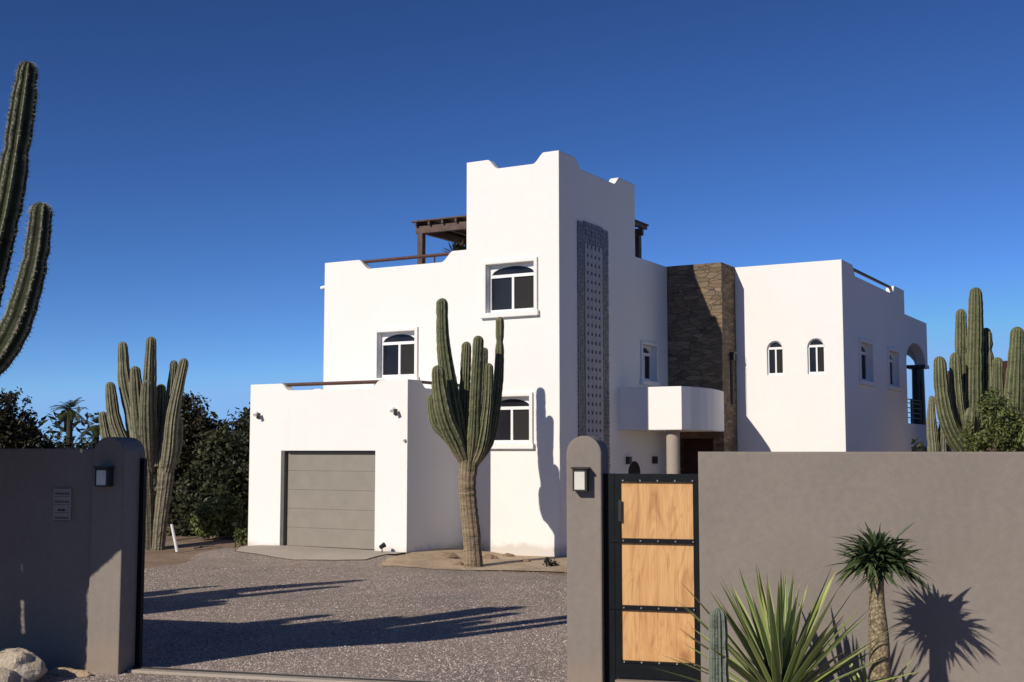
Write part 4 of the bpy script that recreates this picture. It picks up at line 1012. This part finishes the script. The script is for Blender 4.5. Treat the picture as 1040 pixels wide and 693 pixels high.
for (ox, oy, oz, n_, sc_) in ((0, 0, 0.03, 110, 1.0), (-0.10, -0.05, -0.03, 70, 0.9), (0.11, -0.02, -0.05, 70, 0.95), (0.01, 0.08, -0.02, 44, 0.9)):
    for k in range(n_):
        u = (k+0.5)/n_; el = 1.40-1.75*u**0.85+rnd.uniform(-.2, .2); t = k*2.39996+rnd.uniform(-.35, .35)
        d = Vector((cos(t)*cos(el)*1.1, sin(t)*cos(el)*1.1, sin(el)*0.92)); L = rnd.uniform(0.25, 0.43)*sc_*(0.8+0.2*sin(pi*min(1, u*1.3)))
        c0 = Vector((top.x-ft.x+ox, oy, tz+0.04+oz-0.07*u)) + Vector((cos(t), sin(t), 0))*0.03
        blade(lf, c0, d, L, 0.021*rnd.uniform(0.75, 1.2), rnd.uniform(0.15, 0.6), rnd.uniform(-.7, .7), rnd, 6)
lf.build('leaves', 'pachy_leaf', pc, normals=False)
# slim column cactus before the gate
YC = 9.7; q = at(729, 618, YC)
c = empty('columnar_cactus', (q.x, YC, 0), 0, 'slim blue-green column cactus standing in front of the gate edge and big agave', 'cactus', 'tall columnar cacti')
column('stem', [(Vector((0, 0, -0.1)), 0.072), (Vector((0, 0, 0.4)), 0.075), (Vector((0, 0, 0.8)), 0.072), (Vector((0, 0, q.z)), 0.066)], 'cactus_blue', c, ribs=14, amp=0.24, seg=0.03, spines=0, wob_=0.02)

# ------------------------------------------------------------------ rocks and small things
def rock(name, p, r, label, seed, mat='rock', group='pale boulders beside the driveway'):
    bm = bmesh.new(); bmesh.ops.create_icosphere(bm, subdivisions=4, radius=1)
    for v in bm.verts:
        d = v.co.normalized(); f = 1+0.34*mnoise.noise(d*1.3+Vector((seed, 0, 0)))+0.12*mnoise.noise(d*3.1+Vector((0, seed, 0)))+0.03*mnoise.noise(d*9)
        # a few flat facets
        for a in range(7):
            ax = Vector((cos(a*2.1+seed), sin(a*1.7+seed*2), cos(a*3.3+seed*3))).normalized(); k = (d*f).dot(ax)
            if k > 0.80: f *= 1-(k-0.80)*0.75
        v.co = Vector((d.x*r[0], d.y*r[1], d.z*r[2]))*f
    me = bpy.data.meshes.new(name); bm.to_mesh(me); bm.free(); me.materials.append(M[mat])
    o = bpy.data.objects.new(name, me); COL.objects.link(o); o.location = p; return tag(o, label, 'rock', group)
x, y = gpt(12, 694); rock('boulder', (x, y-0.02, 0.12), (0.32, 0.26, 0.25), 'large pale faceted boulder at the lower left corner by the shaded wall', 2)
x, y = gpt(-6, 700); rock('boulder', (x, y, 0.06), (0.24, 0.2, 0.16), 'lower yellowish stone leaning on the large corner boulder', 5)
kb = rock('edging_stone', (0, 0, 0), (0.26, 0.07, 0.055), 'flat yellow edging stone at the foot of the left pillar', 9, 'sand', 'edging stones at the wall foot'); x, y = gpt(68, 687); kb.location = (x, y, 0.03); kb.rotation_euler = (0, 0, -0.22)
x, y = gpt(474, 575)
for i, (px, py, r, lb) in enumerate([(457, 571, 0.16, 'low brown stone left of the foot of the tall cactus'), (498, 569, 0.17, 'brown stone right of the foot of the tall cactus'), (466, 575, 0.12, 'small brown stone in front of the foot of the tall cactus'), (534, 572, 0.09, 'small dark stone in the sand below the tower'), (516, 566, 0.13, 'half-buried stone in the sand halfway along the tower wall')]):
    x, y = gpt(px, py); rock('bed_stone', (x, y, gz(x, y)+0.03), (r, r*0.8, r*0.5), lb, 20+i, 'earth', 'stones in the sand bed')
x, y = gpt(388, 571); gl = empty('garden_light', (x, y, gz(x, y)), 0.5, 'small dark garden spotlight on the corner of the garage slab', 'light', 'garden spotlights')
MB().cyl((0, 0, 0), (0, 0, 0.14), 0.012, 0.012, 8).build('stake', 'pipe', gl); MB().cyl((-0.05, 0, 0.13), (0.06, 0, 0.19), 0.04, 0.055, 12).build('head', 'pipe', gl)
x, y = gpt(555, 577); gl2 = empty('garden_light', (x, y, gz(x, y)), 1.1, 'small dark garden spotlight in the sand below the tower', 'light', 'garden spotlights')
MB().cyl((0, 0, 0), (0, 0, 0.12), 0.012, 0.012, 8).build('stake', 'pipe', gl2); MB().cyl((-0.05, 0, 0.12), (0.05, 0, 0.17), 0.035, 0.05, 12).build('head', 'pipe', gl2)
# white stake, thin post
p = at(180, 557, 28.0); st_ = MB().cyl((0, 0, -0.05), (-0.14, 0, 0.56), 0.035, 0.03, 10).build('plant_stake', 'upvc'); st_.location = (p.x, 28.0, gz(p.x, 28.0)+0.08); tag(st_, 'short white leaning stake in the soil left of the driveway', 'stake')
p = at(239, 552, 28.5); st_ = MB().cyl((0, 0, -0.05), (0, 0, 0.55), 0.012, 0.012, 8).cyl((0, 0, 0.5), (0, 0, 0.58), 0.035, 0.05, 10).build('path_lamp', 'pipe'); st_.location = (p.x, 28.5, gz(p.x, 28.5)); tag(st_, 'thin dark path lamp left of the garage', 'light')
# weeds at the foot of the garage side wall
for i, (px, py, r, lb) in enumerate([(443, 561, 0.30, 'dark weed patch at the foot of the garage side wall'), (426, 562, 0.18, 'small dark weed by the front corner of the garage'), (562, 576, 0.10, 'tiny dry weed in the sand at the tower corner')]):
    x, y = gpt(px, py); e = empty('weed', (x, y, gz(x, y)), 0, lb, 'weed', 'weeds at the house foot'); leaf_cloud([((0, 0, r*0.3), (r, r*0.5, r*0.45))], 700 if i < 2 else 200, 0.035, 60+i).build('leaves', 'leaf_brown', e, normals=False)
# fallen branches on the soil left of the garage
for i, (px, py, ang, L, lb) in enumerate([(196, 556, 0.15, 0.9, 'long fallen branch lying on the soil behind the white stake'), (212, 561, -0.1, 0.7, 'short fallen branch at the edge of the gravel left of the garage'), (228, 555, 0.3, 0.6, 'thin fallen branch between the white stake and the path lamp')]):
    x, y = gpt(px, py); z = gz(x, y)+0.03
    tw = MB().cyl((-L/2, 0, 0), (0, 0.04, 0.05), 0.022, 0.018, 6).cyl((0, 0.04, 0.05), (L/2, -0.05, 0.02), 0.018, 0.008, 6).cyl((0, 0.04, 0.05), (L*0.3, 0.22, 0.10), 0.010, 0.004, 5).build('fallen_branch', 'bark')
    tw.location = (x, y, z); tw.rotation_euler = (0, 0, ang); tag(tw, lb, 'branch', 'fallen branches on the soil')
